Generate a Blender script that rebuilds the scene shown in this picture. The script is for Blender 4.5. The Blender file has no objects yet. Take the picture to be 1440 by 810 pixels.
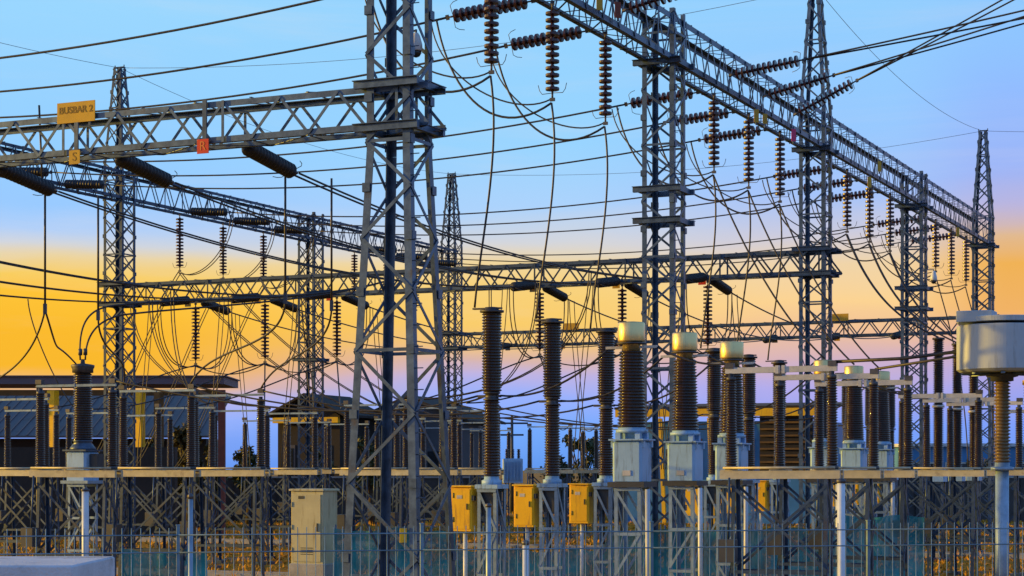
import bpy, math, random
from mathutils import Vector, Matrix, Quaternion
random.seed(7)
PI = math.pi
scn = bpy.context.scene
COL = scn.collection

# ------------------------------------------------------------------ camera
EYE = 3.0
FPX = 2660.0
cam_d = bpy.data.cameras.new("camera"); cam = bpy.data.objects.new("camera", cam_d); COL.objects.link(cam)
cam.location = (0, 0, EYE); cam.rotation_euler = (PI/2, 0, 0)
cam_d.sensor_width = 36; cam_d.lens = 36*FPX/1440; cam_d.shift_y = 255/1440
cam_d.clip_start = .1; cam_d.clip_end = 6000
scn.camera = cam

# ------------------------------------------------------------------ site grid
AX, AY = -2.02, 34.0                      # foot of the big tower
U = Vector((.4158, .9095, 0)); U.normalize()   # along the main gantry row, away from the camera
R = Vector((U.y, -U.x, 0))                # across it
ROT = math.atan2(R.y, R.x)
S = 13.854                                # bay length
ROW = -26.46                              # the second gantry row
PH = (.28, .5, .72)
def G(w, s, z=0.0):
    p = Vector((AX, AY, 0)) + R*w + U*s
    return Vector((p.x, p.y, z))
def at(px, py, Y):
    return Vector(((px-720)/FPX*Y, Y, EYE+(660-py)/FPX*Y))

# ------------------------------------------------------------------ materials
def lin(c):
    return tuple((x/12.92 if x <= .04045 else ((x+.055)/1.055)**2.4) for x in c)
def mat(name, col, rough=.5, metal=0., var=.25, scale=6., bump=.0, bscale=30., second=None, sec_amt=.0, sec_scale=2.5, spec=.5, coat=0., streak=False, vary=.16):
    m = bpy.data.materials.new(name); m.use_nodes = True
    nt = m.node_tree; N = nt.nodes; L = nt.links
    b = N['Principled BSDF']
    b.inputs['Roughness'].default_value = rough; b.inputs['Metallic'].default_value = metal
    b.inputs['Specular IOR Level'].default_value = spec
    b.inputs['Coat Weight'].default_value = coat
    tc = N.new('ShaderNodeTexCoord')
    oi = N.new('ShaderNodeObjectInfo')
    add = N.new('ShaderNodeVectorMath'); add.operation = 'ADD'
    mulr = N.new('ShaderNodeVectorMath'); mulr.operation = 'SCALE'; mulr.inputs[0].default_value = (37, 19, 53)
    L.new(oi.outputs['Random'], mulr.inputs['Scale'])
    L.new(tc.outputs['Object'], add.inputs[0]); L.new(mulr.outputs[0], add.inputs[1])
    n = N.new('ShaderNodeTexNoise'); n.inputs['Scale'].default_value = scale; n.inputs['Detail'].default_value = 6; n.inputs['Roughness'].default_value = .65
    L.new(add.outputs[0], n.inputs['Vector'])
    r = N.new('ShaderNodeValToRGB')
    r.color_ramp.elements[0].position = .3; r.color_ramp.elements[1].position = .7
    r.color_ramp.elements[0].color = tuple(c*(1-var) for c in col)+(1,)
    r.color_ramp.elements[1].color = tuple(min(1, c*(1+var)) for c in col)+(1,)
    L.new(n.outputs['Fac'], r.inputs['Fac'])
    out = r.outputs['Color']
    if second:
        n2 = N.new('ShaderNodeTexNoise'); n2.inputs['Scale'].default_value = sec_scale; n2.inputs['Detail'].default_value = 8; n2.inputs['Roughness'].default_value = .7
        if streak:
            sm = N.new('ShaderNodeMapping'); sm.inputs['Scale'].default_value = (3.2, 3.2, .32); L.new(add.outputs[0], sm.inputs['Vector']); L.new(sm.outputs[0], n2.inputs['Vector'])
        else: L.new(add.outputs[0], n2.inputs['Vector'])
        mr = N.new('ShaderNodeMapRange'); mr.inputs[1].default_value = .62-sec_amt*.3; mr.inputs[2].default_value = .74-sec_amt*.2
        L.new(n2.outputs['Fac'], mr.inputs[0])
        mx = N.new('ShaderNodeMix'); mx.data_type = 'RGBA'
        L.new(mr.outputs[0], mx.inputs[0]); L.new(out, mx.inputs[6]); mx.inputs[7].default_value = tuple(second)+(1,)
        out = mx.outputs[2]
    hv = N.new('ShaderNodeHueSaturation'); vr = N.new('ShaderNodeMapRange'); vr.inputs[3].default_value = 1-vary; vr.inputs[4].default_value = 1+vary
    L.new(oi.outputs['Random'], vr.inputs[0]); L.new(vr.outputs[0], hv.inputs['Value']); L.new(out, hv.inputs['Color']); out = hv.outputs['Color']
    L.new(out, b.inputs['Base Color'])
    rr = N.new('ShaderNodeMapRange'); rr.inputs[3].default_value = max(.05, rough-.12); rr.inputs[4].default_value = min(1, rough+.15)
    L.new(n.outputs['Fac'], rr.inputs[0]); L.new(rr.outputs[0], b.inputs['Roughness'])
    if bump:
        nb = N.new('ShaderNodeTexNoise'); nb.inputs['Scale'].default_value = bscale; nb.inputs['Detail'].default_value = 5
        L.new(tc.outputs['Object'], nb.inputs['Vector'])
        bp = N.new('ShaderNodeBump'); bp.inputs['Strength'].default_value = bump; bp.inputs['Distance'].default_value = .02
        L.new(nb.outputs['Fac'], bp.inputs['Height']); L.new(bp.outputs[0], b.inputs['Normal'])
    return m

M = {}
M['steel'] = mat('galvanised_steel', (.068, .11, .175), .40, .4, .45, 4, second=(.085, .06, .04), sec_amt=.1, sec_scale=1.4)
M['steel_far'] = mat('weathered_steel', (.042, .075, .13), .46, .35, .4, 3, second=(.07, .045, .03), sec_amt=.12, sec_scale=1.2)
M['steel_pale'] = mat('bright_galvanised_steel', (.24, .35, .47), .4, .25, .25, 5, second=(.16, .14, .12), sec_amt=.08)
M['alu'] = mat('aluminium', (.56, .55, .50), .38, .2, .12, 8, second=(.35, .33, .3), sec_amt=.15)
M['head_metal'] = mat('polished_metal_head', (.82, .64, .28), .32, .75, .06, 5, second=(.5, .40, .22), sec_amt=.2, streak=True, vary=.08)  # aluminium, with the golden sky reflection tinted into its base colour
M['conductor'] = mat('weathered_conductor', (.055, .055, .06), .5, .5, .3, 10)
M['earth_wire'] = mat('earth_wire_steel', (.12, .16, .24), .5, .4, .2, 10)
M['porcelain'] = mat('brown_porcelain', (.030, .015, .009), .22, 0, .35, 5, second=(.06, .04, .02), sec_amt=.2, coat=.4)
M['disc'] = mat('brown_disc_glaze', (.05, .016, .018), .25, 0, .3, 5, second=(.09, .05, .03), sec_amt=.15, coat=.2)
M['polymer'] = mat('dark_grey_polymer', (.016, .018, .024), .45, 0, .3, 8)
M['fitting'] = mat('forged_fitting', (.10, .10, .11), .5, .6, .3, 12)
M['tank'] = mat('pale_blue_paint', (.31, .51, .73), .45, 0, .10, 3, second=(.14, .19, .24), sec_amt=.28, sec_scale=3, streak=True, vary=.08)
M['drum'] = mat('pale_drum_paint', (.43, .50, .55), .55, 0, .08, 2, second=(.24, .26, .26), sec_amt=.25, sec_scale=1.8, streak=True, vary=0)
M['tan_porcelain'] = mat('tan_porcelain', (.17, .115, .05), .3, 0, .3, 5, second=(.09, .06, .03), sec_amt=.2)
M['yellow'] = mat('yellow_paint', (.95, .53, .003), .48, 0, .1, 3, second=(.42, .22, .03), sec_amt=.22, sec_scale=4, streak=True, vary=.06)
M['channel'] = mat('sun_tinted_channel_zinc', (.52, .48, .33), .45, .1, .2, 3, second=(.30, .25, .18), sec_amt=.12)  # plain zinc with the warm sunlight tinted into its base colour
M['sign_yellow'] = mat('faded_yellow_sign', (.62, .36, .02), .55, 0, .12, 4)
M['sign_red'] = mat('red_sign', (.55, .018, .006), .5, 0, .12, 4)
M['sign_pink'] = mat('pink_sign', (.65, .04, .15), .5, 0, .1, 4)
M['sign_black'] = mat('black_sign', (.02, .025, .035), .5, 0, .2, 4)
M['letter_dark'] = mat('faded_lettering', (.26, .135, .015), .6, 0, .1, 4)
M['letter_light'] = mat('pale_lettering', (.62, .20, .04), .6, 0, .1, 4)
M['kiosk'] = mat('cream_kiosk_paint', (.52, .50, .31), .5, 0, .1, 2, second=(.30, .24, .12), sec_amt=.28, sec_scale=3, streak=True, vary=.05)
M['dark_paint'] = mat('dark_grey_paint', (.05, .055, .06), .5, .1, .2, 4)
M['concrete'] = mat('pale_concrete', (.60, .64, .70), .85, 0, .14, 2.5, .5, 45, second=(.34, .34, .34), sec_amt=.3, sec_scale=2.2, vary=0)
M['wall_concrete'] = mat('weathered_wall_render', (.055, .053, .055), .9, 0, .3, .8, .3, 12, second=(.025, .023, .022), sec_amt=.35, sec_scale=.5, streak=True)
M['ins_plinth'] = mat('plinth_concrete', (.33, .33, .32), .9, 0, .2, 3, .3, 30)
M['roof_metal'] = mat('grey_sheet_roof', (.10, .095, .11), .55, .1, .2, .6, second=(.08, .055, .045), sec_amt=.25, sec_scale=.5)
M['fascia'] = mat('dark_purple_fascia', (.13, .10, .13), .6, 0, .2, 1)
M['dark_wall'] = mat('dark_brown_wall', (.030, .024, .02), .85, 0, .35, 1)
M['grey_wall'] = mat('grey_render_wall', (.085, .085, .10), .85, 0, .25, .8)
M['blue_wall'] = mat('blue_sheet_wall', (.05, .22, .48), .5, 0, .2, .7)
M['timber'] = mat('ochre_timber', (.17, .09, .022), .75, 0, .35, 2)
M['rust_red'] = mat('red_brown_paint', (.20, .05, .03), .7, 0, .2, 2)
M['glass'] = mat('dark_window_glass', (.02, .025, .03), .12, 0, .2, 2)
M['leaf'] = mat('dark_leaves', (.050, .062, .016), .6, 0, .5, 1.2, second=(.10, .07, .015), sec_amt=.2, sec_scale=.8)
M['leaf_olive'] = mat('olive_leaves', (.085, .075, .018), .6, 0, .5, 1.2)
M['bark'] = mat('bark', (.06, .045, .03), .9, 0, .3, 8)
M['grass'] = mat('dry_grass', (.58, .30, .02), .85, 0, .35, .7)
M['fence'] = mat('galvanised_fence_wire', (.17, .28, .36), .45, .3, .2, 8)
M['pvc'] = mat('pale_conduit', (.58, .64, .70), .45, 0, .1, 5)
M['camera_white'] = mat('white_camera_housing', (.72, .76, .8), .35, 0, .08, 5)

def net_mat():
    m = bpy.data.materials.new('teal_shade_net'); m.use_nodes = True
    N = m.node_tree.nodes; L = m.node_tree.links
    b = N['Principled BSDF']; b.inputs['Roughness'].default_value = .8
    tc = N.new('ShaderNodeTexCoord'); n = N.new('ShaderNodeTexNoise'); n.inputs['Scale'].default_value = 1.1; n.inputs['Detail'].default_value = 5
    L.new(tc.outputs['Object'], n.inputs['Vector'])
    r = N.new('ShaderNodeValToRGB'); r.color_ramp.elements[0].color = (.01, .12, .14, 1); r.color_ramp.elements[1].color = (.03, .42, .45, 1)
    r.color_ramp.elements[0].position = .3; r.color_ramp.elements[1].position = .7
    L.new(n.outputs['Fac'], r.inputs['Fac']); L.new(r.outputs['Color'], b.inputs['Base Color'])
    tr = N.new('ShaderNodeBsdfTransparent'); mx = N.new('ShaderNodeMixShader')
    mr = N.new('ShaderNodeMapRange'); mr.inputs[3].default_value = .62; mr.inputs[4].default_value = .95
    L.new(n.outputs['Fac'], mr.inputs[0]); L.new(mr.outputs[0], mx.inputs[0])
    L.new(tr.outputs[0], mx.inputs[1]); L.new(b.outputs[0], mx.inputs[2])
    L.new(mx.outputs[0], N['Material Output'].inputs['Surface'])
    return m
M['net'] = net_mat()

def ground_mat():
    m = bpy.data.materials.new('gravel_and_dry_grass'); m.use_nodes = True
    N = m.node_tree.nodes; L = m.node_tree.links
    b = N['Principled BSDF']; b.inputs['Roughness'].default_value = .95; b.inputs['Specular IOR Level'].default_value = .2
    tc = N.new('ShaderNodeTexCoord')
    n1 = N.new('ShaderNodeTexNoise'); n1.inputs['Scale'].default_value = .16; n1.inputs['Detail'].default_value = 5; n1.inputs['Roughness'].default_value = .6
    n2 = N.new('ShaderNodeTexNoise'); n2.inputs['Scale'].default_value = 9; n2.inputs['Detail'].default_value = 8; n2.inputs['Roughness'].default_value = .8
    n3 = N.new('ShaderNodeTexVoronoi'); n3.inputs['Scale'].default_value = 16
    for n in (n1, n2, n3): L.new(tc.outputs['Object'], n.inputs['Vector'])
    g = N.new('ShaderNodeValToRGB'); g.color_ramp.elements[0].color = (.26, .12, .008, 1); g.color_ramp.elements[1].color = (.56, .28, .015, 1)
    g.color_ramp.elements[0].position = .35; g.color_ramp.elements[1].position = .65
    L.new(n2.outputs['Fac'], g.inputs['Fac'])
    s = N.new('ShaderNodeValToRGB'); s.color_ramp.elements[0].color = (.05, .048, .045, 1); s.color_ramp.elements[1].color = (.24, .22, .20, 1)
    L.new(n3.outputs['Distance'], s.inputs['Fac'])
    mr = N.new('ShaderNodeMapRange'); mr.inputs[1].default_value = .54; mr.inputs[2].default_value = .60
    L.new(n1.outputs['Fac'], mr.inputs[0])
    mx = N.new('ShaderNodeMix'); mx.data_type = 'RGBA'
    L.new(mr.outputs[0], mx.inputs[0]); L.new(g.outputs[0], mx.inputs[6]); L.new(s.outputs[0], mx.inputs[7])
    L.new(mx.outputs[2], b.inputs['Base Color'])
    bp = N.new('ShaderNodeBump'); bp.inputs['Strength'].default_value = .9; bp.inputs['Distance'].default_value = .05
    L.new(n2.outputs['Fac'], bp.inputs['Height']); L.new(bp.outputs[0], b.inputs['Normal'])
    return m
M['ground'] = ground_mat()

# ------------------------------------------------------------------ mesh builder
def perp(d):
    a = Vector((0, 0, 1)) if abs(d.z) < .9 else Vector((1, 0, 0))
    x = d.cross(a); x.normalize(); y = x.cross(d); y.normalize()
    return x, y
class MB:
    def __init__(s): s.v = []; s.f = []; s.sm = []
    def _q(s, idx, smooth=False):
        s.f.append(idx); s.sm.append(smooth)
    def hexa(s, pts):
        b = len(s.v); s.v += [tuple(p) for p in pts]
        for q in ((0, 3, 2, 1), (4, 5, 6, 7), (0, 1, 5, 4), (1, 2, 6, 5), (2, 3, 7, 6), (3, 0, 4, 7)):
            s._q([b+i for i in q])
    def box(s, c, d):
        x, y, z = c; a, b, h = d[0]/2, d[1]/2, d[2]/2
        s.hexa([(x-a, y-b, z-h), (x+a, y-b, z-h), (x+a, y+b, z-h), (x-a, y+b, z-h), (x-a, y-b, z+h), (x+a, y-b, z+h), (x+a, y+b, z+h), (x-a, y+b, z+h)])
        return s
    def bevbox(s, c, d, bv=.02):
        # box with chamfered vertical and top edges
        x, y, z = c; a, b, h = d[0]/2, d[1]/2, d[2]/2
        def ring(ins, zz):
            A, B = a-ins, b-ins; k = bv
            return [(x-A+k, y-B, zz), (x+A-k, y-B, zz), (x+A, y-B+k, zz), (x+A, y+B-k, zz), (x+A-k, y+B, zz), (x-A+k, y+B, zz), (x-A, y+B-k, zz), (x-A, y-B+k, zz)]
        rs = [ring(0, z-h), ring(0, z+h-bv), ring(bv*.9, z+h)]
        b0 = len(s.v)
        for r in rs: s.v += r
        for j in range(2):
            for i in range(8):
                s._q([b0+j*8+i, b0+j*8+(i+1) % 8, b0+(j+1)*8+(i+1) % 8, b0+(j+1)*8+i])
        s._q([b0+i for i in range(7, -1, -1)]); s._q([b0+16+i for i in range(8)])
        return s
    def bar(s, p, q, w, h=None, side=None):
        p = Vector(p); q = Vector(q); h = h or w
        d = q-p
        if d.length < 1e-6: return s
        d.normalize()
        if side is not None:
            x = Vector(side); x = x-d*x.dot(d); x.normalize(); y = x.cross(d)
        else: x, y = perp(d)
        x = x*(w/2); y = y*(h/2)
        s.hexa([p-x-y, p+x-y, p+x+y, p-x+y, q-x-y, q+x-y, q+x+y, q-x+y])
        return s
    def ang(s, p, q, a, t, da, db):
        """angle profile: flanges along da and db from the heel line p-q"""
        p = Vector(p); q = Vector(q); d = (q-p).normalized()
        da = Vector(da); da = (da-d*da.dot(d)).normalized()
        db = Vector(db); db = (db-d*db.dot(d)-da*db.dot(da)).normalized()
        prof = [(0, 0), (a, 0), (a, t), (t, t), (t, a), (0, a)]
        b = len(s.v)
        for e in (p, q):
            for u, w in prof: s.v.append(tuple(e+da*u+db*w))
        for i in range(6): s._q([b+i, b+(i+1) % 6, b+6+(i+1) % 6, b+6+i])
        s._q([b, b+1, b+2, b+3]); s._q([b, b+3, b+4, b+5]); s._q([b+6, b+7, b+8, b+9]); s._q([b+6, b+9, b+10, b+11])
        return s
    def tube(s, pts, r, n=6, caps=True):
        pts = [Vector(p) for p in pts]; b = len(s.v); m = len(pts)
        px = None
        for i, p in enumerate(pts):
            d = (pts[min(i+1, m-1)]-pts[max(i-1, 0)])
            if d.length < 1e-9: d = Vector((0, 0, 1))
            d.normalize()
            if px is None: x, y = perp(d)
            else:
                x = px-d*px.dot(d); x.normalize(); y = x.cross(d)
            px = x
            rr = r[i] if isinstance(r, (list, tuple)) else r
            for k in range(n):
                a = 2*PI*k/n; s.v.append(tuple(p+x*(rr*math.cos(a))+y*(rr*math.sin(a))))
        for i in range(m-1):
            for k in range(n):
                s._q([b+i*n+k, b+i*n+(k+1) % n, b+(i+1)*n+(k+1) % n, b+(i+1)*n+k], True)
        if caps:
            s._q([b+k for k in range(n-1, -1, -1)]); s._q([b+(m-1)*n+k for k in range(n)])
        return s
    def lathe(s, prof, o=(0, 0, 0), n=16, smooth=True, ax='z'):
        b = len(s.v); m = len(prof); ox, oy, oz = o
        for r, z in prof:
            for k in range(n):
                a = 2*PI*k/n
                s.v.append((ox+r*math.cos(a), oy+r*math.sin(a), oz+z) if ax == 'z' else (ox+z, oy+r*math.cos(a), oz+r*math.sin(a)))
        for i in range(m-1):
            for k in range(n):
                s._q([b+i*n+k, b+i*n+(k+1) % n, b+(i+1)*n+(k+1) % n, b+(i+1)*n+k], smooth)
        s._q([b+k for k in range(n-1, -1, -1)]); s._q([b+(m-1)*n+k for k in range(n)])
        return s
    def mesh(s, name, m):
        me = bpy.data.meshes.new(name); me.from_pydata(s.v, [], s.f); me.materials.append(m)
        me.polygons.foreach_set('use_smooth', s.sm)
        me.update()
        return me
    def build(s, name, m, parent=None, loc=None):
        o = bpy.data.objects.new(name, s.mesh(name, M[m] if isinstance(m, str) else m)); COL.objects.link(o)
        if loc is not None: o.location = loc
        if parent is not None: o.parent = parent
        return o

# ------------------------------------------------------------------ scene bookkeeping
def tag(o, label=None, cat=None, group=None, kind=None):
    if label: o['label'] = label
    if cat: o['category'] = cat
    if group: o['group'] = group
    if kind: o['kind'] = kind
    return o
def thing(name, loc, label, cat, group=None, rz=ROT):
    o = bpy.data.objects.new(name, None); COL.objects.link(o); o.empty_display_size = .2
    o.location = loc; o.rotation_euler = (0, 0, rz)
    return tag(o, label, cat, group)
KIDS = {}
def kids(o): return [c for c in bpy.data.objects if c.parent is o]
def snapshot(o):
    """(object, children) tree, read once so that copies are cheap"""
    return (o, [snapshot(c) for c in kids(o)])
def dup(snap, parent=None):
    src, ch = snap
    c = src.copy(); COL.objects.link(c)
    if parent is not None: c.parent = parent
    for k in ch: dup(k, c)
    return c
def place(snap, used, loc, label, group, rot=None, scale=None):
    """first use takes the original, later uses copy it"""
    o = snap[0] if not used else dup(snap)
    used.append(o); o.location = loc
    if rot is not None:
        o.rotation_mode = 'QUATERNION'; o.rotation_quaternion = rot
    if scale: o.scale = scale
    o['label'] = label; o['group'] = group
    return o
QZ = Quaternion((0, 0, 1), ROT)

# names of the landmarks used in the labels
TW = ['big splayed tower', 'second column', 'tall spiked tower', 'fourth column', 'end spiked tower']
def where(k, p):
    if p == 1: return 'midway from %s to %s' % (TW[k], TW[k+1])
    return 'just %s the %s' % ('before' if p else 'past', TW[k+1] if p else TW[k])
EW = {1: 'slender spiked tower', 2: 'plain slim column', 3: 'far spiked tower'}
PHN = ['first', 'middle', 'third']

# ------------------------------------------------------------------ lattice columns
def column(loc, label, half, base_half, z_flare, z_top, spike=0., leg=.12, lace=.05, panel=.85, cross=False, collars=(), m='steel', group='lattice gantry columns', ladder=False):
    t = thing('lattice_tower', loc, label, 'tower', group)
    def hw(z):
        if z < z_flare: return base_half+(half-base_half)*z/z_flare
        if z <= z_top: return half
        f = (z-z_top)/max(spike, .01); return half+(.155-half)*f
    zt = z_top+spike
    brk = [0.] + ([z_flare] if z_flare > 0 else []) + [z_top] + ([zt] if spike else [])
    for sx in (-1, 1):
        for sy in (-1, 1):
            b = MB()
            for z0, z1 in zip(brk[:-1], brk[1:]):
                w0, w1 = hw(z0), hw(z1); lg = leg if z1 <= z_top else leg*.85
                b.ang((sx*w0, sy*w0, z0), (sx*w1, sy*w1, z1), lg, .018, (-sx, 0, 0), (0, -sy, 0))
            b.box((sx*base_half, sy*base_half, .012), (.4, .4, .024))
            b.build('leg', m, t)
    levels = [0.]
    while levels[-1] < zt-.25:
        w = hw(levels[-1]); levels.append(levels[-1]+max(.32, panel*(.55+.45*w/half) if levels[-1] > z_top else panel*w/half*.95))
    levels[-1] = zt-.05
    for fi, (nx, ny) in enumerate(((0, -1), (1, 0), (0, 1), (-1, 0))):
        b = MB()
        tx, ty = -ny, nx
        ph = fi % 2
        for i, (z0, z1) in enumerate(zip(levels[:-1], levels[1:])):
            w0, w1 = hw(z0), hw(z1); off = .006
            for sgn in ((1, -1) if cross else ((1,) if (i+ph) % 2 else (-1,))):
                o2 = off+(.012 if sgn < 0 else 0)
                p = Vector((nx*(w0+o2)+tx*w0*sgn, ny*(w0+o2)+ty*w0*sgn, z0)); q = Vector((nx*(w1+o2)-tx*w1*sgn, ny*(w1+o2)-ty*w1*sgn, z1))
                b.bar(p, q, lace, .012 if lace < .06 else .016, side=(tx, ty, .3))
            gx = -1 if (i+ph) % 2 else 1
            if i: b.bar((nx*(w0+.03)+tx*(w0-.05)*gx, ny*(w0+.03)+ty*(w0-.05)*gx, z0-lace*1.3), (nx*(w0+.03)+tx*(w0-.05)*gx, ny*(w0+.03)+ty*(w0-.05)*gx, z0+lace*1.3), .012, lace*2.4, side=(nx, ny, 0))
            if i % 4 == 0 and i:
                b.bar((nx*(w0+.008)+tx*w0, ny*(w0+.008)+ty*w0, z0), (nx*(w0+.008)-tx*w0, ny*(w0+.008)-ty*w0, z0), .012, lace, side=(nx, ny, 0))
        b.build('bracing', m, t)
    for z in collars:
        b = MB(); w = half+.075
        for sy in (-1, 1): b.box((0, sy*w, z), (2*w+.26, .09, .12)); b.box((0, sy*(w+.03), z+.069), (2*w+.26, .15, .014)); 
        for sx in (-1, 1): b.box((sx*w, 0, z+.012), (.09, 2*w-.1, .13)); 
        b.build('collar', m, t)
    if spike:
        b = MB(); b.box((0, 0, zt+.01), (.42, .16, .03)); b.tube([(-.2, 0, zt+.02), (-.2, 0, zt+.1)], .02); b.tube([(.2, 0, zt+.02), (.2, 0, zt+.1)], .02)
        b.build('cap_plate', m, t)
    if ladder:
        me = MB().tube([(0, 0, 0), (.17, 0, 0)], .010, 5).mesh('step_bolt', M[m])
        for i in range(34):
            z = .6+i*.38
            if z < zt-.3:
                w = hw(z); o = bpy.data.objects.new('step_bolt', me); COL.objects.link(o); o.parent = t; o.location = (w, -w+.03, z)
    return t

LOWB, LOWT = EYE+6.08, EYE+6.85
column(G(0, 0), 'big splayed lattice tower with long diagonal braces, its top cut off above', .435, .80, EYE+5.7, EYE+11.2, 4., .145, .062, .82, collars=(LOWB, LOWT), ladder=True)
column(G(0, S), 'straight lattice column with two wide collars, second along the big girder', .415, .415, 0, EYE+11.25, 0, .12, .055, .72, cross=False, collars=(LOWB, LOWT, EYE+9.95), ladder=True)
column(G(0, 2*S), 'tallest spiked lattice tower where the long low girder meets the big girder', .415, .415, 0, EYE+11.2, 3.9, .12, .05, .72, cross=False, collars=(LOWB, LOWT, EYE+9.95), ladder=True)
column(G(0, 3*S), 'plain lattice column with collars just before the girder end', .415, .415, 0, EYE+11.25, 0, .12, .05, .75, cross=True, collars=(LOWB, LOWT, EYE+9.95), ladder=True)
column(G(0, 4*S), 'spiked lattice tower carrying the end of the big girder beside the grey tank', .415, .415, 0, EYE+11.2, 3.9, .12, .05, .75, cross=True, collars=(LOWB, LOWT, EYE+9.95), ladder=True)
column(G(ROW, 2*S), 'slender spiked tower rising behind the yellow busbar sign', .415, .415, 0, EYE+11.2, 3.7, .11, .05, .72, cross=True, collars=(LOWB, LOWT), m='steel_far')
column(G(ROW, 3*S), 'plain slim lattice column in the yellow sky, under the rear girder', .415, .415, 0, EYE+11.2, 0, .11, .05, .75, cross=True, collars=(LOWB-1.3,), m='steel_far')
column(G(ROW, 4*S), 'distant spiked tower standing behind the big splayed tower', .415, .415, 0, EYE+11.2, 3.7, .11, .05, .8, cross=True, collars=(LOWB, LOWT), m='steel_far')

# ------------------------------------------------------------------ lattice girders (local x = along the span)
def girder(p0, p1, depth, width, label, chord=.11, lace=.05, n=None, m='steel', group='lattice girders'):
    """p0,p1: ends of the bottom centre line"""
    d = p1-p0; L = d.length
    t = thing('lattice_girder', p0, label, 'girder', group, math.atan2(d.y, d.x))
    hw = width/2
    for sy in (-1, 1):
        for z, dz in ((0, 1), (depth, -1)):
            MB().ang((0, sy*hw, z), (L, sy*hw, z), chord, .014, (0, 0, dz), (0, -sy, 0)).build('chord', m, t)
    n = n or max(2, int(round(L/(depth*1.15))))
    st = L/n
    for sy in (-1, 1):
        b = MB(); y = sy*(hw+.007)
        for i in range(n):
            x0, x1, xm = i*st, (i+1)*st, (i+.5)*st
            b.bar((x0, y, .03), (xm, y, depth-.03), .012, lace, side=(0, 1, 0)); b.bar((xm, y+sy*.013, depth-.03), (x1, y+sy*.013, .03), .012, lace, side=(0, 1, 0))
            if i % 3 == 0: b.bar((xm, y+sy*.026, 0), (xm, y+sy*.026, depth), lace, .012, side=(1, 0, 0))
        b.build('side_lacing', m, t)
    for z in (-.007, depth+.007):
        b = MB()
        for i in range(n):
            x0, x1 = i*st, (i+1)*st; sg = 1 if i % 2 else -1
            b.bar((x0, -hw*sg, z), (x1, hw*sg, z), .04 if lace < .06 else .05, .01, side=(0, 1, 0))
            b.bar((x0+.03, -hw, z*1.0+.012), (x0+.03, hw, z+.012), .05, .01, side=(1, 0, 0))
        b.build('top_lacing' if z > 0 else 'bottom_lacing', m, t)
    return t
ZA = EYE+9.98
for k in range(4):
    girder(G(0, k*S+.02, ZA), G(0, (k+1)*S-.02, ZA), 1.12, .74, 'span of the big overhead girder between %s and %s' % (TW[k], TW[k+1]), .14, .055, 14)
for k, lb in ((1, 'rear girder span entering the picture below the yellow busbar sign'), (2, 'rear girder span between slender spiked tower and plain slim column'), (3, 'rear girder span between plain slim column and the far spiked tower')):
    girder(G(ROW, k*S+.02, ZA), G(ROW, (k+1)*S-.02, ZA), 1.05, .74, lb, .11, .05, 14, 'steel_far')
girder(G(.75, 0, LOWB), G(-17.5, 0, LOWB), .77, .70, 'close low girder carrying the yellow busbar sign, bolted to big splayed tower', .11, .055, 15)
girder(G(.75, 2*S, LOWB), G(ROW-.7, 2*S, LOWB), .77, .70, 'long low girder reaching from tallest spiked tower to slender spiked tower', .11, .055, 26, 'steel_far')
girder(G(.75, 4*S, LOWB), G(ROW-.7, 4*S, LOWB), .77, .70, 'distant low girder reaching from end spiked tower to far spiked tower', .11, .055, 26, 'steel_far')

def letters(cu):
    tmp = bpy.data.objects.new('tmp', cu); COL.objects.link(tmp)
    bpy.context.view_layer.update()
    me = bpy.data.meshes.new_from_object(tmp.evaluated_get(bpy.context.evaluated_depsgraph_get()))
    bpy.data.objects.remove(tmp); me.name = 'lettering'
    f = bpy.data.objects.new('lettering', me); COL.objects.link(f); return f

# ------------------------------------------------------------------ insulator strings
def disc_mesh():
    b = MB()
    b.lathe([(.022, 0), (.042, -.003), (.046, -.038), (.06, -.046), (.143, -.052), (.148, -.058), (.148, -.104), (.142, -.11), (.06, -.112), (.04, -.12), (.022, -.146)], n=16, smooth=False)
    return b.mesh('disc', M['disc'])
DISC = disc_mesh()
def string_proto(name, label, kind):
    t = thing(name, (0, 0, 0), label, 'insulator', None, 0)
    b = MB(); b.tube([(0, 0, 0), (0, 0, -.17)], .02, 6); b.box((0, 0, -.03), (.09, .03, .09))
    b.build('link', 'fitting', t)
    if kind == 'disc':
        n = 12
        for i in range(n):
            d = bpy.data.objects.new('disc', DISC); COL.objects.link(d); d.parent = t; d.location = (0, 0, -.17-i*.146)
        end = -.17-n*.146
    elif kind == 'fine':
        n = 15; b = MB()
        for i in range(n):
            z = -.15-i*.128
            b.lathe([(.04, z), (.045, z-.035), (.146, z-.04), (.150, z-.088), (.05, z-.094), (.04, z-.128)], n=12)
        b.build('disc_stack', 'disc', t); end = -.15-n*.128
    else:
        n = 14; b = MB()
        prof = []
        for i in range(n):
            z = -.14-i*.115; prof += [(.10, z), (.158, z-.03), (.158, z-.062), (.10, z-.09)]
        b.lathe([(.03, -.12)]+prof+[(.03, prof[-1][1]-.03)], n=14); b.build('disc_stack', 'polymer', t); end = prof[-1][1]
    b = MB(); b.tube([(0, 0, end), (0, 0, end-.14)], .022, 6); b.box((0, 0, end-.16), (.11, .045, .07))
    b.build('clamp', 'fitting', t)
    for sx in (-1, 1):
        b = MB(); r0 = .0
        b.tube([(0, 0, end-.02), (sx*.24, 0, end-.03), (sx*.30, 0, end+.05), (sx*.33, 0, end+.17)], .008, 5)
        b.build('arcing_horn', 'fitting', t)
    t['end'] = end-.18
    return t
NEED = []
P_HANG = string_proto('insulator_string', 'x', 'disc'); SN_HANG = snapshot(P_HANG); END_HANG = P_HANG['end']
P_FINE = string_proto('insulator_string', 'x', 'fine'); SN_FINE = snapshot(P_FINE); END_FINE = P_FINE['end']
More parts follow.
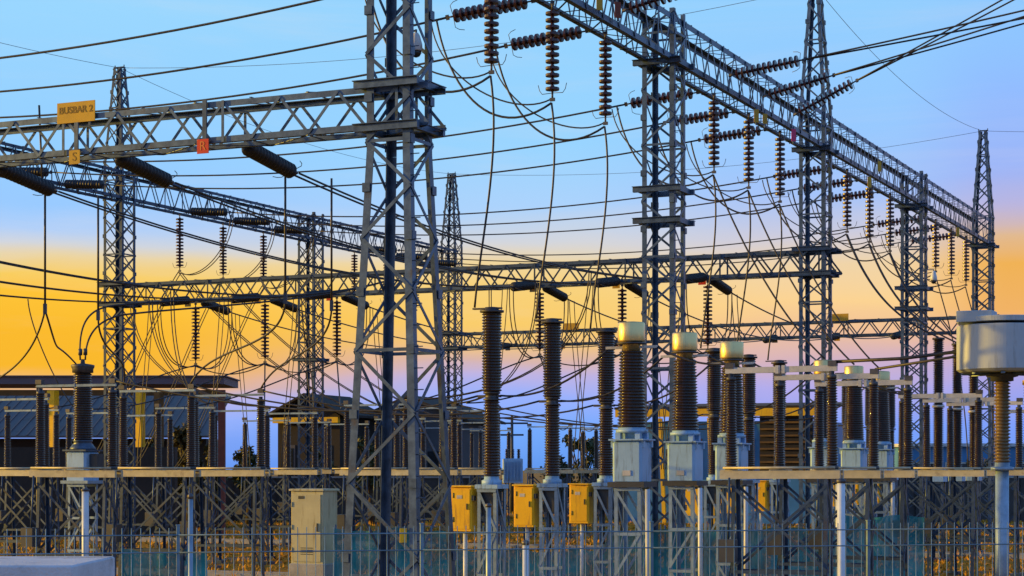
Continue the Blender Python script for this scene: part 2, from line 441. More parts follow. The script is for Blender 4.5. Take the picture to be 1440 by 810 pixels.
P_POLY = string_proto('insulator_string', 'x', 'poly'); SN_POLY = snapshot(P_POLY); END_POLY = P_POLY['end']
for p in (P_HANG, P_FINE, P_POLY): del p['end']
uH, uT, uF, uP = [], [], [], []
def aim(d):
    d = d.normalized()
    q = Vector((0, 0, -1)).rotation_difference(d)
    return q
def hang(sn, used, loc, label, group):
    return place(sn, used, loc, label, group, QZ)
def pull(sn, used, loc, d, label, group):
    return place(sn, used, loc, label, group, aim(d))

# ------------------------------------------------------------------ wires
def sagline(p, q, sag, n=26):
    return [p.lerp(q, i/n)+Vector((0, 0, -4*sag*(i/n)*(1-i/n))) for i in range(n+1)]
def bez(p, a, b, q, n=22):
    out = []
    for i in range(n+1):
        t = i/n; u = 1-t
        out.append(p*(u**3)+a*(3*u*u*t)+b*(3*u*t*t)+q*(t**3))
    return out
def wire(name, pts, r, m, label, cat, group, n=6):
    o = pts[0].copy()
    if m == 'conductor': r *= 1.22
    ob = MB().tube([p-o for p in pts], r, n).build(name, m, None, o)
    return tag(ob, label, cat, group)

WR = .021
# main gantry: hanging strings, tension strings towards the rear row, overhead conductors, jumpers and droppers
DROP_END = {}
for k in range(4):
    for p in range(3):
        s = (k+PH[p])*S; w_ = where(k, p)
        top = G(0, s, ZA-.02)
        hang(SN_HANG, uH, top, 'brown hanging disc string %s' % w_, 'hanging disc strings under the big girder')
        a = G(-.42, s, ZA+.05); far = G(ROW+.42, s, ZA+.05)
        d = (far-a).normalized(); d.z = -.075
        sn_end = a+d.normalized()*(-END_HANG)
        pull(SN_HANG, uH, a, d, 'brown slanting disc string pulling a conductor %s' % w_, 'slanting disc strings on the rear side of the big girder')
        dn = (a-far).normalized(); dn.z = -.075
        far_end = far+dn.normalized()*(-END_POLY)
        if k >= 1: pull(SN_POLY, uP, far, dn, 'black ribbed rear girder insulator opposite the string %s' % w_, 'black insulators on the rear girder')
        wire('overhead_conductor', sagline(sn_end, far_end, .62), WR, 'conductor', 'overhead conductor strung to rear girder from string %s' % w_, 'conductor', 'overhead conductors between the two gantry rows')
        jb = top+Vector((0, 0, END_HANG-.05))
        c0 = sn_end+d.normalized()*.25
        jp = jb+R*-.02
        wire('jumper_cable', bez(c0, c0+Vector((0, 0, -1.75))+R*.35, jp-R*1.3+Vector((0, 0, -.75)), jp), .02, 'conductor', 'drooping jumper cable under slanting disc string %s' % w_, 'cable', 'jumper cables below the big girder')
        DROP_END[(k, p)] = jp
# line side tension strings with twin conductors running up out of the picture
LINE = {(0, 2): None, (1, 0): ((1440, 18), 46.6), (1, 1): ((1440, 26), 49.3), (1, 2): ((1413, 0), 52.6)}
for (k, p), tgt in LINE.items():
    s = (k+PH[p])*S
    a = G(.42, s, ZA+.42)
    if tgt is None: d = R*1.0+Vector((0, 0, .2))
    else: d = at(tgt[0][0], tgt[0][1], tgt[1])-a
    d.normalize()
    pull(SN_HANG, uH, a, d, 'brown line-side disc string rising %s' % where(k, p), 'disc strings on the line side of the big girder')
    if tgt:
        e = a+d*(-END_HANG)
        far = e+d*9
        side = d.cross(Vector((0, 0, 1))).normalized()
        for sg in (-1, 1):
            wire('line_conductor', sagline(e+side*.02*sg, far+side*.12*sg+Vector((0, 0, .12*sg)), .04, 14), .019, 'conductor', '%s wire of twin line conductor leaving %s rising disc string beside tallest tower' % ('lower' if sg < 0 else 'upper', PHN[p]), 'conductor', 'twin line conductors rising out of the picture')
# rear row: hanging strings
for k in (2, 3):
    for p in range(3):
        s = (k+PH[p])*S
        top = G(ROW, s, ZA-.02)
        hang(SN_FINE, uF, top, 'slim hanging disc string, %s of three under rear girder past the %s' % (PHN[p], ['slender spiked tower', 'plain slim column'][k-2]), 'hanging disc strings under the rear girder')
# low girders: tension strings both ways, hanging strings, busbar conductors
LOWW = [-3.54, -6.48, -9.43, -17.2, -20.15, -23.1]
LZ = LOWB+.05
LN = ['red phase', 'yellow phase', 'black phase']
def lown(i): return '%s by %s' % (LN[i % 3], 'the gantry' if i < 3 else 'rear row')
CLAMP = {}
for i, w in enumerate(LOWW):
    ends = {}
    for row, s in ((0, 0.), (1, 2*S), (2, 4*S)):
        nm = ['close low girder', 'long low girder', 'distant low girder'][row]
        for sg in (-1, 1):
            if row == 0 and (sg < 0 or i > 2): continue
            if row == 2 and sg > 0: continue
            a = G(w, s+sg*.38, LZ)
            d = U*sg+Vector((0, 0, -.13 if row else -.14))
            e = a+d.normalized()*(-END_POLY)
            ends[(row, sg)] = e
            pull(SN_POLY, uP, a, d, 'thick black ribbed insulator %s the %s, %s' % ('before' if sg < 0 else 'behind', nm, lown(i)), 'thick black insulators on the low girders')
        if row == 1:
            hang(SN_FINE, uF, G(w, s, LOWB-.02), 'slim disc string hanging under long low girder at %s' % lown(i), 'hanging disc strings under the long low girder')
    if (0, 1) not in ends: ends[(0, 1)] = G(w, 2.0, LZ-.1)
    for sg in (-1, 1):
        o = R*(.09*sg)
        wire('busbar_conductor', sagline(ends[(0, 1)]+o, ends[(1, -1)]+o, .55), .017, 'conductor', '%s strand of low busbar ahead of the long low girder, %s' % ('inner' if sg < 0 else 'outer', lown(i)), 'conductor', 'busbar conductors ahead of the long low girder')
    wire('busbar_conductor', sagline(ends[(1, 1)], ends[(2, -1)], .6), .02, 'conductor', 'low busbar conductor beyond the long low girder, %s' % lown(i), 'conductor', 'busbar conductors beyond the long low girder')
    p, q = ends[(1, -1)], ends[(1, 1)]
    hb = G(w, 2*S, LOWB-.02+END_FINE-.03)
    for sg in (-1, 1):
        o = R*(.07*sg)
        pts = bez(p+o, p+o+Vector((0, 0, -2.2))-U*.1, hb+o-U*.9+Vector((0, 0, -.25)), hb+o)+bez(hb+o, hb+o+U*.9+Vector((0, 0, -.25)), q+o+Vector((0, 0, -2.2))+U*.1, q+o)[1:]
        wire('jumper_cable', pts, .016, 'conductor', '%s looping jumper cable under long low girder, %s' % ('inner' if sg < 0 else 'outer', lown(i)), 'cable', 'jumper loops under the long low girder')
    CLAMP[i] = (p, q)
    o_ = [('red', 'sign_red', 'R'), ('yellow', 'sign_yellow', 'S'), ('black', 'sign_black', 'T')][i % 3]
    for row, s in ((0, 0), (1, 2*S), (2, 4*S)):
        if row == 0 and i not in (0, 1): continue
        ww = w-(.38 if row == 0 else .05)
        t = thing('phase_sign', G(ww, s-.42, LOWB-.06), 'small square %s phase sign on %s%s' % (o_[0], ['close low girder beside big splayed tower', 'long low girder', 'distant low girder'][row], '' if row == 0 else (' in busbar group %s' % ('by the gantry' if i < 3 else 'towards rear row'))), 'sign', 'phase signs on the low girders')
        MB().bevbox((0, 0, 0), (.26, .012, .27), .004).build('plate', o_[1], t)
        if row == 0:
            MB().box((.02, .03, .5), (.09, .03, .74)).build('bracket', 'steel', t)
        else:
            MB().box((0, .02, .15), (.04, .02, .1)).build('bracket', 'steel', t)
        cu = bpy.data.curves.new('lettering', 'FONT'); cu.body = o_[2]; cu.size = .24; cu.align_x = 'CENTER'; cu.align_y = 'CENTER'; cu.extrude = .002
        cu.materials.append(M['letter_light' if o_[2] != 'S' else 'letter_dark'])
        f = letters(cu); f.parent = t; f.location = (0, -.0095, 0); f.rotation_euler = (PI/2, 0, 0)
# yellow busbar name sign
t = thing('busbar_sign', G(-6.84, -.40, LOWT+.04), 'yellow sign reading BUSBAR 2 on top of the close low girder', 'sign')
MB().bevbox((0, 0, 0), (.90, .015, .40), .005).build('plate', 'sign_yellow', t)
MB().box((-.3, .03, -.12), (.05, .03, .3)).box((.3, .03, -.12), (.05, .03, .3)).build('bracket', 'steel', t)
cu = bpy.data.curves.new('lettering', 'FONT'); cu.body = 'BUSBAR 2'; cu.size = .185; cu.align_x = 'CENTER'; cu.align_y = 'CENTER'; cu.extrude = .002; cu.offset = .003
cu.materials.append(M['letter_dark']); f = letters(cu); f.parent = t; f.location = (0, -.011, .04); f.rotation_euler = (PI/2, 0, 0)
for (px, lb) in ((803, 'blank yellow plate on top of distant low girder, behind the brown breaker poles'), (1181, 'blank yellow plate on top of distant low girder behind tallest spiked tower')):
    # on the distant girder: solve the position along it
    best = min((abs(720+FPX*G(-i*.05, 4*S-.4).x/G(-i*.05, 4*S-.4).y-px), -i*.05) for i in range(520))[1]
    t = thing('busbar_sign', G(best, 4*S-.42, LOWT+.12), lb, 'sign', 'yellow plates on the distant low girder')
    MB().bevbox((0, 0, 0), (.8, .015, .32), .005).build('plate', 'sign_yellow', t); MB().box((-.25, .03, -.1), (.04, .03, .26)).box((.25, .03, -.1), (.04, .03, .26)).build('bracket', 'steel', t)
# small coloured tags on the big girder
for px, py, c, lb in ((1063, 163, 'sign_yellow', 'small yellow tag hung on the big girder just before the pink tag'), (1075, 167, 'sign_yellow', 'slightly shorter yellow tag paired beside the tag on the big girder'), (1115, 190, 'sign_pink', 'small pink tag on the big girder before tallest spiked tower'),
                      (1222, 256, 'sign_yellow', 'lower yellow tag on the big girder past the tallest spiked tower'), (1236, 234, 'sign_yellow', 'upper yellow tag on the big girder past the tallest spiked tower'), (1346, 326, 'sign_yellow', 'small yellow tag on the big girder near the end spiked tower'),
                      (868, 14, 'rust_red', 'dark red tag on the big girder before the second column'), (842, 3, 'sign_yellow', 'yellow tag on the big girder between the hanging strings before the second column')):
    best = min((abs(720+FPX*G(.43, i*.05).x/G(.43, i*.05).y-px), i*.05) for i in range(1120))[1]
    P = G(.45, best); z = EYE+(660-py)/FPX*P.y
    t = thing('phase_tag', Vector((P.x, P.y, z)), lb, 'tag', 'coloured tags on the big girder', ROT+PI/4)
    MB().bevbox((0, 0, 0), (.15, .014, .36 if 'shorter' not in lb else .28), .004).build('plate', c, t); MB().box((0, .02, .0), (.03, .03, .5)).build('bracket', 'steel', t)

# ------------------------------------------------------------------ earth wires between the spikes
PEAK = EYE+15.0
TOPS = {'A0': G(0, 0, EYE+15.2), 'A2': G(0, 2*S, EYE+15.1), 'A4': G(0, 4*S, EYE+15.1), 'E1': G(ROW, 2*S, EYE+14.9), 'E3': G(ROW, 4*S, EYE+14.9)}
for a, b, lb, sg in (('A2', 'A4', 'thin pale earth wire sloping from tallest spiked tower down to end spiked tower', .75), ('E1', 'A2', 'thin pale earth wire from slender spiked tower across to tallest spiked tower', .7), ('E1', 'E3', 'thin pale earth wire joining slender and far spiked towers', .7), ('E3', 'A4', 'thin pale earth wire from far spiked tower to end spiked tower', .7)):
    wire('earth_wire', sagline(TOPS[a], TOPS[b], sg), .009, 'earth_wire', lb, 'wire', 'earth wires between the spikes', 5)
wire('earth_wire', sagline(TOPS['E1'], G(ROW, 0, EYE+14.9), .6), .009, 'earth_wire', 'thin pale earth wire sloping up past the busbar sign from slender spiked tower', 'wire', 'earth wires between the spikes', 5)
wire('earth_wire', sagline(TOPS['A4'], TOPS['A4']+R*14+Vector((0, 0, -.3)), .3), .009, 'earth_wire', 'thin pale earth wire leaving end spiked tower towards picture edge', 'wire', 'earth wires between the spikes', 5)

# ------------------------------------------------------------------ switchyard equipment
def sheds(r0, r1, z0, z1, pitch, taper=0.):
    n = max(2, int(round((z1-z0)/pitch))); st = (z1-z0)/n; prof = [(r0*.95+taper, z0)]
    for i in range(n):
        z = z0+i*st; f = taper*(1-i/n)
        prof += [(r0+f, z+st*.12), (r1+f, z+st*.42), (r1+f, z+st*.52), (r0+f, z+st*.86)]
    prof.append((r0*.95, z1)); return prof
def stand(t, hw, hd, h, n, m='steel', leg=.07, extra=True):
    for sx in (-1, 1):
        for sy in (-1, 1):
            b = MB(); b.ang((sx*hw, sy*hd, 0), (sx*hw, sy*hd, h), leg, .01, (-sx, 0, 0), (0, -sy, 0)); b.box((sx*hw, sy*hd, .06), (.26, .26, .12))
            b.build('leg', m, t)
    b = MB(); st = (h-.1)/n
    for i in range(n):
        z0, z1 = .1+i*st, .1+(i+1)*st; a = 1 if i % 2 else -1
        for sy in (-1, 1):
            b.bar((-hw*a, sy*(hd+.006), z0), (hw*a, sy*(hd+.006), z1), .05, .01, side=(1, 0, .2)); b.bar((-hw, sy*(hd+.018), z1-.04), (hw, sy*(hd+.018), z1-.04), .01, .06, side=(0, 1, 0))
        for sx in (-1, 1):
            b.bar((sx*(hw+.006), -hd*a, z0), (sx*(hw+.006), hd*a, z1), .05, .01, side=(0, 1, .2))
    b.build('bracing', m, t)

def make_breaker():
    t = thing('circuit_breaker', (0, 0, 0), 'x', 'breaker', None, ROT)
    stand(t, .21, .21, 2.62, 3, 'steel_pale')
    MB().box((0, 0, 2.66), (.5, .5, .08)).lathe([(.2, 2.70), (.2, 2.78), (.15, 2.80), (.15, 2.86)]).build('base_flange', 'tank', t)
    MB().lathe(sheds(.135, .165, 2.86, 4.36, .058, .012), n=20).build('lower_insulator', 'porcelain', t)
    b = MB(); b.lathe([(.13, 4.36), (.17, 4.37), (.17, 4.40), (.13, 4.41), (.13, 4.49), (.17, 4.50), (.17, 4.53), (.13, 4.54)]); b.box((-.05, 0, 4.45), (.5, .06, .05)).build('joint', 'fitting', t)
    MB().lathe(sheds(.17, .20, 4.54, 6.10, .058, .004), n=20).build('upper_insulator', 'porcelain', t)
    b = MB(); b.lathe([(.18, 6.10), (.24, 6.11), (.24, 6.15), (.14, 6.16), (.14, 6.21), (.05, 6.22)]); b.box((-.1, 0, 6.19), (.62, .10, .03)); b.build('terminal_plate', 'fitting', t)
    # operating rod box between the legs
    b = MB(); b.bevbox((0, 0, 2.34), (.30, .30, .5)); b.tube([(-.05, 0, 2.1), (-.05, 0, 1.3)], .03); b.build('drive_housing', 'dark_paint', t)
    c = MB().bevbox((-.57, -.05, 2.21), (.47, .34, .88), .015).build('mechanism_cabinet', 'yellow', t)
    MB().bevbox((-.57, -.226, 2.21), (.40, .012, .79), .004).build('door', 'yellow', c)
    for z in (2.0, 2.48): MB().tube([(-.735, -.232, z-.05), (-.735, -.232, z+.05)], .012, 6).build('hinge', 'dark_paint', c)
    MB().box((-.60, -.235, 2.45), (.12, .006, .07)).build('label_plate', 'alu', c)
    MB().bevbox((-.57, -.06, 2.663), (.51, .42, .03), .008).build('rain_hood', 'yellow', c)
    MB().box((-.43, -.243, 2.26), (.02, .02, .12)).build('handle', 'dark_paint', c); MB().box((-.33, -.16, 2.43), (.08, .1, .10)).build('lever_box', 'dark_paint', c)
    MB().bar((-.78, .15, 2.52), (-.2, .15, 2.52), .05, .05).build('cabinet_bracket', 'steel', t); MB().bar((-.78, .15, 1.95), (-.2, .15, 1.95), .05, .05).build('cabinet_bracket', 'steel', t)
    MB().tube([(-.56, -.05, 1.76), (-.56, -.05, .0)], .045, 8).build('conduit', 'pvc', t)
    return t
def make_transformer():
    t = thing('current_transformer', (0, 0, 0), 'x', 'instrument transformer', None, ROT)
    stand(t, .27, .27, 2.66, 3, 'steel_pale')
    MB().box((0, 0, 2.71), (.74, .74, .10)).build('base_channel', 'dark_paint', t)
    k = MB().bevbox((0, 0, 3.16), (.60, .60, .78), .05).build('tank', 'tank', t)
    for sx in (-1, 1):
        for sy in (-1, 1): MB().box((sx*.30, sy*.22, 3.48), (.08, .06, .12)).build('lug', 'tank', k)
    MB().box((0, -.305, 2.93), (.16, .02, .1)).build('rating_plate', 'alu', k)
    MB().box((0, 0, 3.565), (.70, .70, .03)).build('lid', 'tank', k)
    MB().lathe([(.15, 3.58), (.15, 3.70), (.31, 3.705), (.31, 3.76), (.27, 3.765), (.27, 3.80)], n=20).build('neck_flange', 'tank', t)
    for sx in (-1, 1):
        for sy in (-1, 1): MB().box((sx*.2, sy*.2, 3.64), (.10, .10, .12)).build('support_foot', 'tank', t)
    MB().lathe(sheds(.205, .238, 3.80, 5.27, .062, .05), n=22).build('bushing', 'porcelain', t)
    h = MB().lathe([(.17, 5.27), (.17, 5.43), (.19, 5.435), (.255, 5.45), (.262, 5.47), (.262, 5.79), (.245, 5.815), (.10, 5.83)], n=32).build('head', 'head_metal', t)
    MB().lathe([(.19, 5.395), (.285, 5.40), (.285, 5.425), (.19, 5.43)], n=24).build('ring', 'fitting', h)
    MB().bar((-.52, 0, 5.34), (-.15, 0, 5.34), .07, .05).bar((.15, 0, 5.34), (.52, 0, 5.34), .07, .05).build('terminal', 'alu', t)
    MB().tube([(.42, -.30, .0), (.42, -.30, 2.62)], .05, 8).build('conduit', 'pvc', t)
    return t
def make_disconnector(far=False):
    t = thing('disconnector', (0, 0, 0), 'x', 'disconnector', None, ROT)     # origin midway between its two posts
    hl = .96
    for sx in (-1, 1):
        for sy in (-1, 1):
            b = MB(); b.ang((sx*(hl-.05), sy*.28, 0), (sx*(hl-.05), sy*.16, 2.82), .07, .01, (-sx, 0, 0), (0, -sy, 0)); b.box((sx*(hl-.05), sy*.28, .05), (.26, .26, .10))
            b.build('leg', 'steel_far', t)
    b = MB()
    for sy in (-1, 1):
        y = sy*.235
        b.bar((-hl+.06, y, 1.15), (hl-.06, y*.7, 2.7), .05, .012, side=(1, 0, 0)); b.bar((hl-.06, y*1.1, 1.15), (-hl+.06, y*.8, 2.7), .05, .012, side=(1, 0, 0))
        b.bar((-hl+.05, y*1.12, 1.1), (hl-.05, y*1.12, 1.1), .012, .06, side=(0, 1, 0))
    for sx in (-1, 1):
        for i in range(3):
            z0, z1 = .2+i*.85, 1.05+i*.85; a = 1 if i % 2 else -1
            b.bar((sx*(hl-.03), -.26*a, z0), (sx*(hl-.03), .26*a, z1), .045, .01, side=(0, 1, 0))
    b.build('bracing', 'steel_far', t)
    b = MB(); b.box((0, -.12, 2.90), (2*hl+.36, .07, .15)); b.box((0, .12, 2.90), (2*hl+.36, .07, .15))
    for x in (-hl, 0, hl): b.box((x, 0, 2.985), (.34, .30, .02))
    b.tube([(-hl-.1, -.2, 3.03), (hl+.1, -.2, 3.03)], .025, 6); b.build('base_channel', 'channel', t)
    for sx in (-1, 1):
        MB().lathe([(.12, 2.995), (.12, 3.06), (.085, 3.08)], (sx*hl, 0, 0), 14).build('bearing', 'fitting', t)
        MB().lathe(sheds(.078, .105, 3.08, 4.66, .05, .012), (sx*hl, 0, 0), 14).build('post_insulator', 'porcelain', t)
        b = MB(); b.lathe([(.09, 4.66), (.09, 4.73), (.05, 4.74), (.05, 4.80)], (sx*hl, 0, 0), 12); b.box((sx*(hl+.02), 0, 4.94), (.16, .12, .10)); b.build('cap', 'fitting', t)
        b = MB(); b.box((sx*(hl/2+.06), 0, 4.85), (hl+.08, .05 if far else .075, .055 if far else .11)); b.box((sx*.06, 0, 4.85), (.06, .12, .15)) if not far else None; b.build('blade', 'steel_pale' if far else 'alu', t)
    bx = MB().bevbox((-hl+.05, -.42, 1.5), (.32, .24, .42), .01).build('operating_box', 'dark_paint', t)
    MB().tube([(-hl+.05, -.38, 1.7), (-hl+.05, -.3, 2.85)], .022, 6).build('drive_rod', 'steel', t)
    return t
SN_CB = snapshot(make_breaker()); uC = []
SN_CT = snapshot(make_transformer()); uI = []
SN_DS = snapshot(make_disconnector()); uD = []
SN_DB = snapshot(make_disconnector(True)); uB = []
def put(sn, used, w, s, label, group, rz=ROT):
    o = place(sn, used, G(w, s), label, group); rt = random.Random(int(w*100+s*37)); o.rotation_euler = (rt.uniform(-.005, .005), rt.uniform(-.005, .005), rz+rt.uniform(-.03, .03)); return o
BAYN = ['nearer bay beside the big tower', 'second bay beyond the second column', 'third bay by the tallest tower', 'fourth bay at the end']
for k in range(4):
    for p in range(3):
        s = (k+PH[p])*S
        if k < 3:
            put(SN_CB, uC, 0, s, 'brown porcelain breaker with yellow cabinet, standing %s' % where(k, p), 'porcelain circuit breakers under the big girder')
            if k < 2: put(SN_CT, uI, 3, s, 'blue tank with thick brown bushing, %s' % where(k, p), 'current transformers in a diagonal row')
        if k < 3 and not (k == 2 and p > 0):
            put(SN_DS, uD, 5.95, s, 'line disconnector with two brown posts, %s' % where(k, p), 'disconnectors on the line side')
LEFTS = [(0, -10.15, 'left of the big tower, front row'), (1, -10.15, 'just behind the big tower'), (1, -16.75, 'before the dark gabled house'), (3, -16.75, 'far away behind the brown breakers'), (2, -16.75, 'behind the far spiked tower'), (1, -22.5, 'in front of the long canopy roof'), (2, -22.5, ''), (0, -16.75, ''), (3, -22.5, '')]
LN2 = {0: 'front row beside the pale cabinet', 1: 'row behind the big splayed tower', 2: 'row before the gabled house', 3: 'far row behind the brown breakers', 4: 'row below the far spiked tower', 5: 'row in front of the long canopy roof', 6: 'row behind the plain slim column', 7: 'row at the picture edge', 8: 'distant row behind the gabled house wires'}
for i, (k, w, _) in enumerate(LEFTS):
    for p in range(3):
        s = (k+PH[p])*S
        if i == 7 and p < 2: continue
        put(SN_DB, uB, w, s, 'busbar disconnector with dark brown posts, %s in %s' % (PHN[p], LN2[i]), 'busbar disconnectors behind the big girder')
t = thing('voltage_transformer', G(-14.6, .72*S), 'lone blue tank with dark bushing and two curved cables, before the canopy roof', 'instrument transformer')
stand(t, .27, .27, 2.62, 3, 'steel_pale')
MB().box((0, 0, 2.67), (.86, .74, .08)).build('base_channel', 'steel_pale', t)
k = MB().bevbox((0, 0, 3.09), (.62, .62, .76), .05).build('tank', 'tank', t)
MB().box((0, 0, 3.49), (.74, .74, .04)).build('lid', 'steel', k)
MB().box((.45, .0, 3.2), (.22, .3, .4)).build('terminal_box', 'dark_paint', k)
MB().lathe([(.33, 3.51), (.33, 3.55), (.28, 3.62), (.22, 3.70), (.25, 3.72), (.25, 3.76)], n=20).build('neck_flange', 'steel', t)
MB().lathe(sheds(.20, .24, 3.76, 5.50, .062, .03), n=22).build('bushing', 'porcelain', t)
MB().lathe([(.2, 5.5), (.27, 5.51), (.27, 5.60), (.30, 5.66), (.30, 5.71), (.2, 5.73), (.06, 5.75), (.05, 5.86)], n=20).build('cap', 'fitting', t)
# third bay: tall two-section brown columns
def make_tall():
    t = thing('voltage_transformer', (0, 0, 0), 'x', 'instrument transformer', None, ROT)
    stand(t, .2, .2, 2.6, 3)
    MB().bevbox((0, 0, 2.82), (.5, .5, .44), .03).build('tank', 'tank', t)
    MB().lathe(sheds(.13, .18, 3.04, 5.0, .06), n=18).build('lower_bushing', 'porcelain', t)
    MB().lathe([(.14, 5.0), (.2, 5.01), (.2, 5.08), (.14, 5.09)], n=16).build('joint', 'alu', t)
    MB().lathe(sheds(.13, .18, 5.09, 7.2, .06), n=18).build('upper_bushing', 'porcelain', t)
    MB().lathe([(.15, 7.2), (.2, 7.21), (.2, 7.27), (.06, 7.29)], n=16).build('cap', 'fitting', t)
    return t
SN_VT = snapshot(make_tall()); uV = []
for p in range(3):
    put(SN_VT, uV, 3, (2+PH[p])*S, 'tall slim brown two-section column, %s of three beside the grey tank' % PHN[p], 'tall brown columns in the third bay')

# wave trap: grey drum on a porcelain post on a steel pole
t = thing('line_trap', G(9.96, .28*S), 'big pale grey drum on a brown insulator post at the picture edge', 'line trap')
MB().tube([(0, 0, 0), (0, 0, 2.98)], .118, 16).box((0, 0, .03), (.5, .5, .06)).build('pole', 'steel_pale', t)
MB().lathe([(.2, 2.98), (.2, 3.04), (.13, 3.05), (.13, 3.12)]).build('base_flange', 'steel_pale', t)
MB().lathe(sheds(.112, .148, 3.12, 4.55, .06), n=20).build('post_insulator', 'tan_porcelain', t)
MB().lathe([(.15, 4.55), (.2, 4.56), (.2, 4.62), (.28, 4.64), (.28, 4.70)], n=18).build('support_plate', 'dark_paint', t)
MB().lathe([(.2, 4.705), (.72, 4.71), (.765, 4.74), (.785, 4.755), (.785, 5.52), (.775, 5.53), (.2, 5.57)], n=96, smooth=False).build('drum', 'drum', t)
MB().lathe([(.3, 5.575), (.775, 5.58), (.775, 5.66), (.76, 5.67), (.2, 5.675)], n=96, smooth=False).build('lid', 'drum', t)
b = MB()
for i in range(4):
    a = i*PI/4+.2; c, s_ = math.cos(a), math.sin(a)
    b.bar((-c*.7, -s_*.7, 4.68+.001*i), (c*.7, s_*.7, 4.68+.001*i), .07, .03)
b.build('lower_arm', 'yellow' if False else 'steel', t)
MB().bevbox((-.36, -.45, 5.67), (.62, .5, .19), .01).build('tuning_box', 'drum', t)
t = thing('post_insulator_stand', G(9.96, .5*S), 'brown post insulator on a pole peeping out beside the grey drum', 'insulator')
MB().tube([(0, 0, 0), (0, 0, 3.0)], .12, 12).build('pole', 'steel', t)
MB().lathe(sheds(.09, .14, 3.0, 4.6, .055), n=16).build('post_insulator', 'porcelain', t)
MB().lathe([(.12, 4.6), (.16, 4.62), (.16, 4.7), (.08, 4.72)]).build('cap', 'yellow', t)

# ------------------------------------------------------------------ connections between the equipment
def conn(p, q, sag, label, group, r=.018, m='conductor'):
    wire('connecting_cable', sagline(p, q, sag, 16), r, m, label, 'cable', group)
for k in range(3):
    for p in range(3):
        s = (k+PH[p])*S; nm = where(k, p)
        jp = DROP_END[(k, p)]; top = G(-.37, s, 6.22)
        if k == 2:
            for sg in (-1, 1):
                o = U*(.09*sg); q = G(3, s, 7.3)
                wire('dropper_cable', bez(jp+o, jp+o+R*.9+Vector((0, 0, -2.4)), q+o-R*1.0+Vector((0, 0, .5)), q+o), .02, 'conductor', '%s cable from girder string to tall column, %s' % (['back', 'front'][sg < 0], nm), 'cable', 'paired cables to the tall brown columns')
            continue
        wire('dropper_cable', bez(jp, jp+R*.25+Vector((0, 0, -1.6)), top+Vector((0, 0, 1.2))+R*.1, top), .02, 'conductor', 'hanging cable from girder string to breaker, %s' % nm, 'cable', 'droppers from the big girder')
        if k < 2:
            conn(G(.2, s, 4.46), G(2.5, s, 5.33), .28, 'sagging cable from breaker joint to metal head, %s' % nm, 'cables between breakers and transformers')
            conn(G(3.5, s, 5.33), G(4.98, s, 4.98), .12, 'short cable from metal head to disconnector, %s' % nm, 'cables between transformers and disconnectors')
        wire('connecting_cable', bez(G(-.3, s, 4.46), G(-2.5, s, 3.9), G(-6.2, s, 4.3), G(-9.2, s, 4.96)), .018, 'conductor', 'slack cable from breaker joint to busbar disconnector, %s' % nm, 'cable', 'slack cables behind the breakers')
for p in range(3):
    jp = DROP_END[(3, p)]
    wire('dropper_cable', bez(jp, jp+R*.2+Vector((0, 0, -1)), jp+R*1.2+Vector((0, 0, -3.5)), jp+R*1.3+Vector((0, 0, 3.0-jp.z))), .02, 'conductor', 'cable dropping past the grey drum, %s' % where(3, p), 'cable', 'droppers from the big girder')
wire('line_tube', [G(6.95, .28*S, 4.97), G(8.2, .28*S, 5.0), G(9.2, .28*S, 5.1)], .028, 'conductor', 'straight dark tube running from disconnector to the grey drum', 'tube', 'tubes')
wire('line_tube', [G(6.95, .5*S, 4.98), G(8.6, .5*S, 5.2), G(11.5, .5*S, 5.6)], .024, 'conductor', 'thin dark tube rising behind the grey drum', 'tube', 'tubes')
for p in range(3):     # busbar droppers down to the busbar disconnectors
    s0 = PH[p]*S
    for i, (w, tgt, off) in enumerate(((LOWW[p], (-9.2, .28+p*.22), 0), )):
        pass
def buspt(i, s):
    """point on the low busbar conductor ahead of the long low girder"""
    a, e = 2.0, 2*S-2.2; f = (s-a)/(e-a)
    return G(LOWW[i], s, LZ-.1-.2*f-4*.55*f*(1-f))
for i in range(6):
    k = 1
    for p in range(3):
        if i < 3 and p != i: continue
        if i >= 3 and p != i-3: continue
        s = (k+PH[p])*S
        w = -9.2 if i < 3 else -15.8
        q = G(w, s, 4.98); a = buspt(i, s)
        for sg in (-1, 1):
            o = U*(.08*sg)
            wire('dropper_cable', bez(a+o, a+o+Vector((0, 0, -2.6)), q+o+(a-q)*.35*Vector((1, 1, 0)).length/1.5 if False else q+o+Vector(((a-q).x*.5, (a-q).y*.5, 0)), q+o), .015, 'conductor', '%s cable of pair drooping from %s low busbar %s' % (['back', 'front'][sg < 0], LN[i % 3], 'behind the big tower' if i < 3 else 'before the gabled house'), 'cable', 'paired cables drooping from the low busbars')
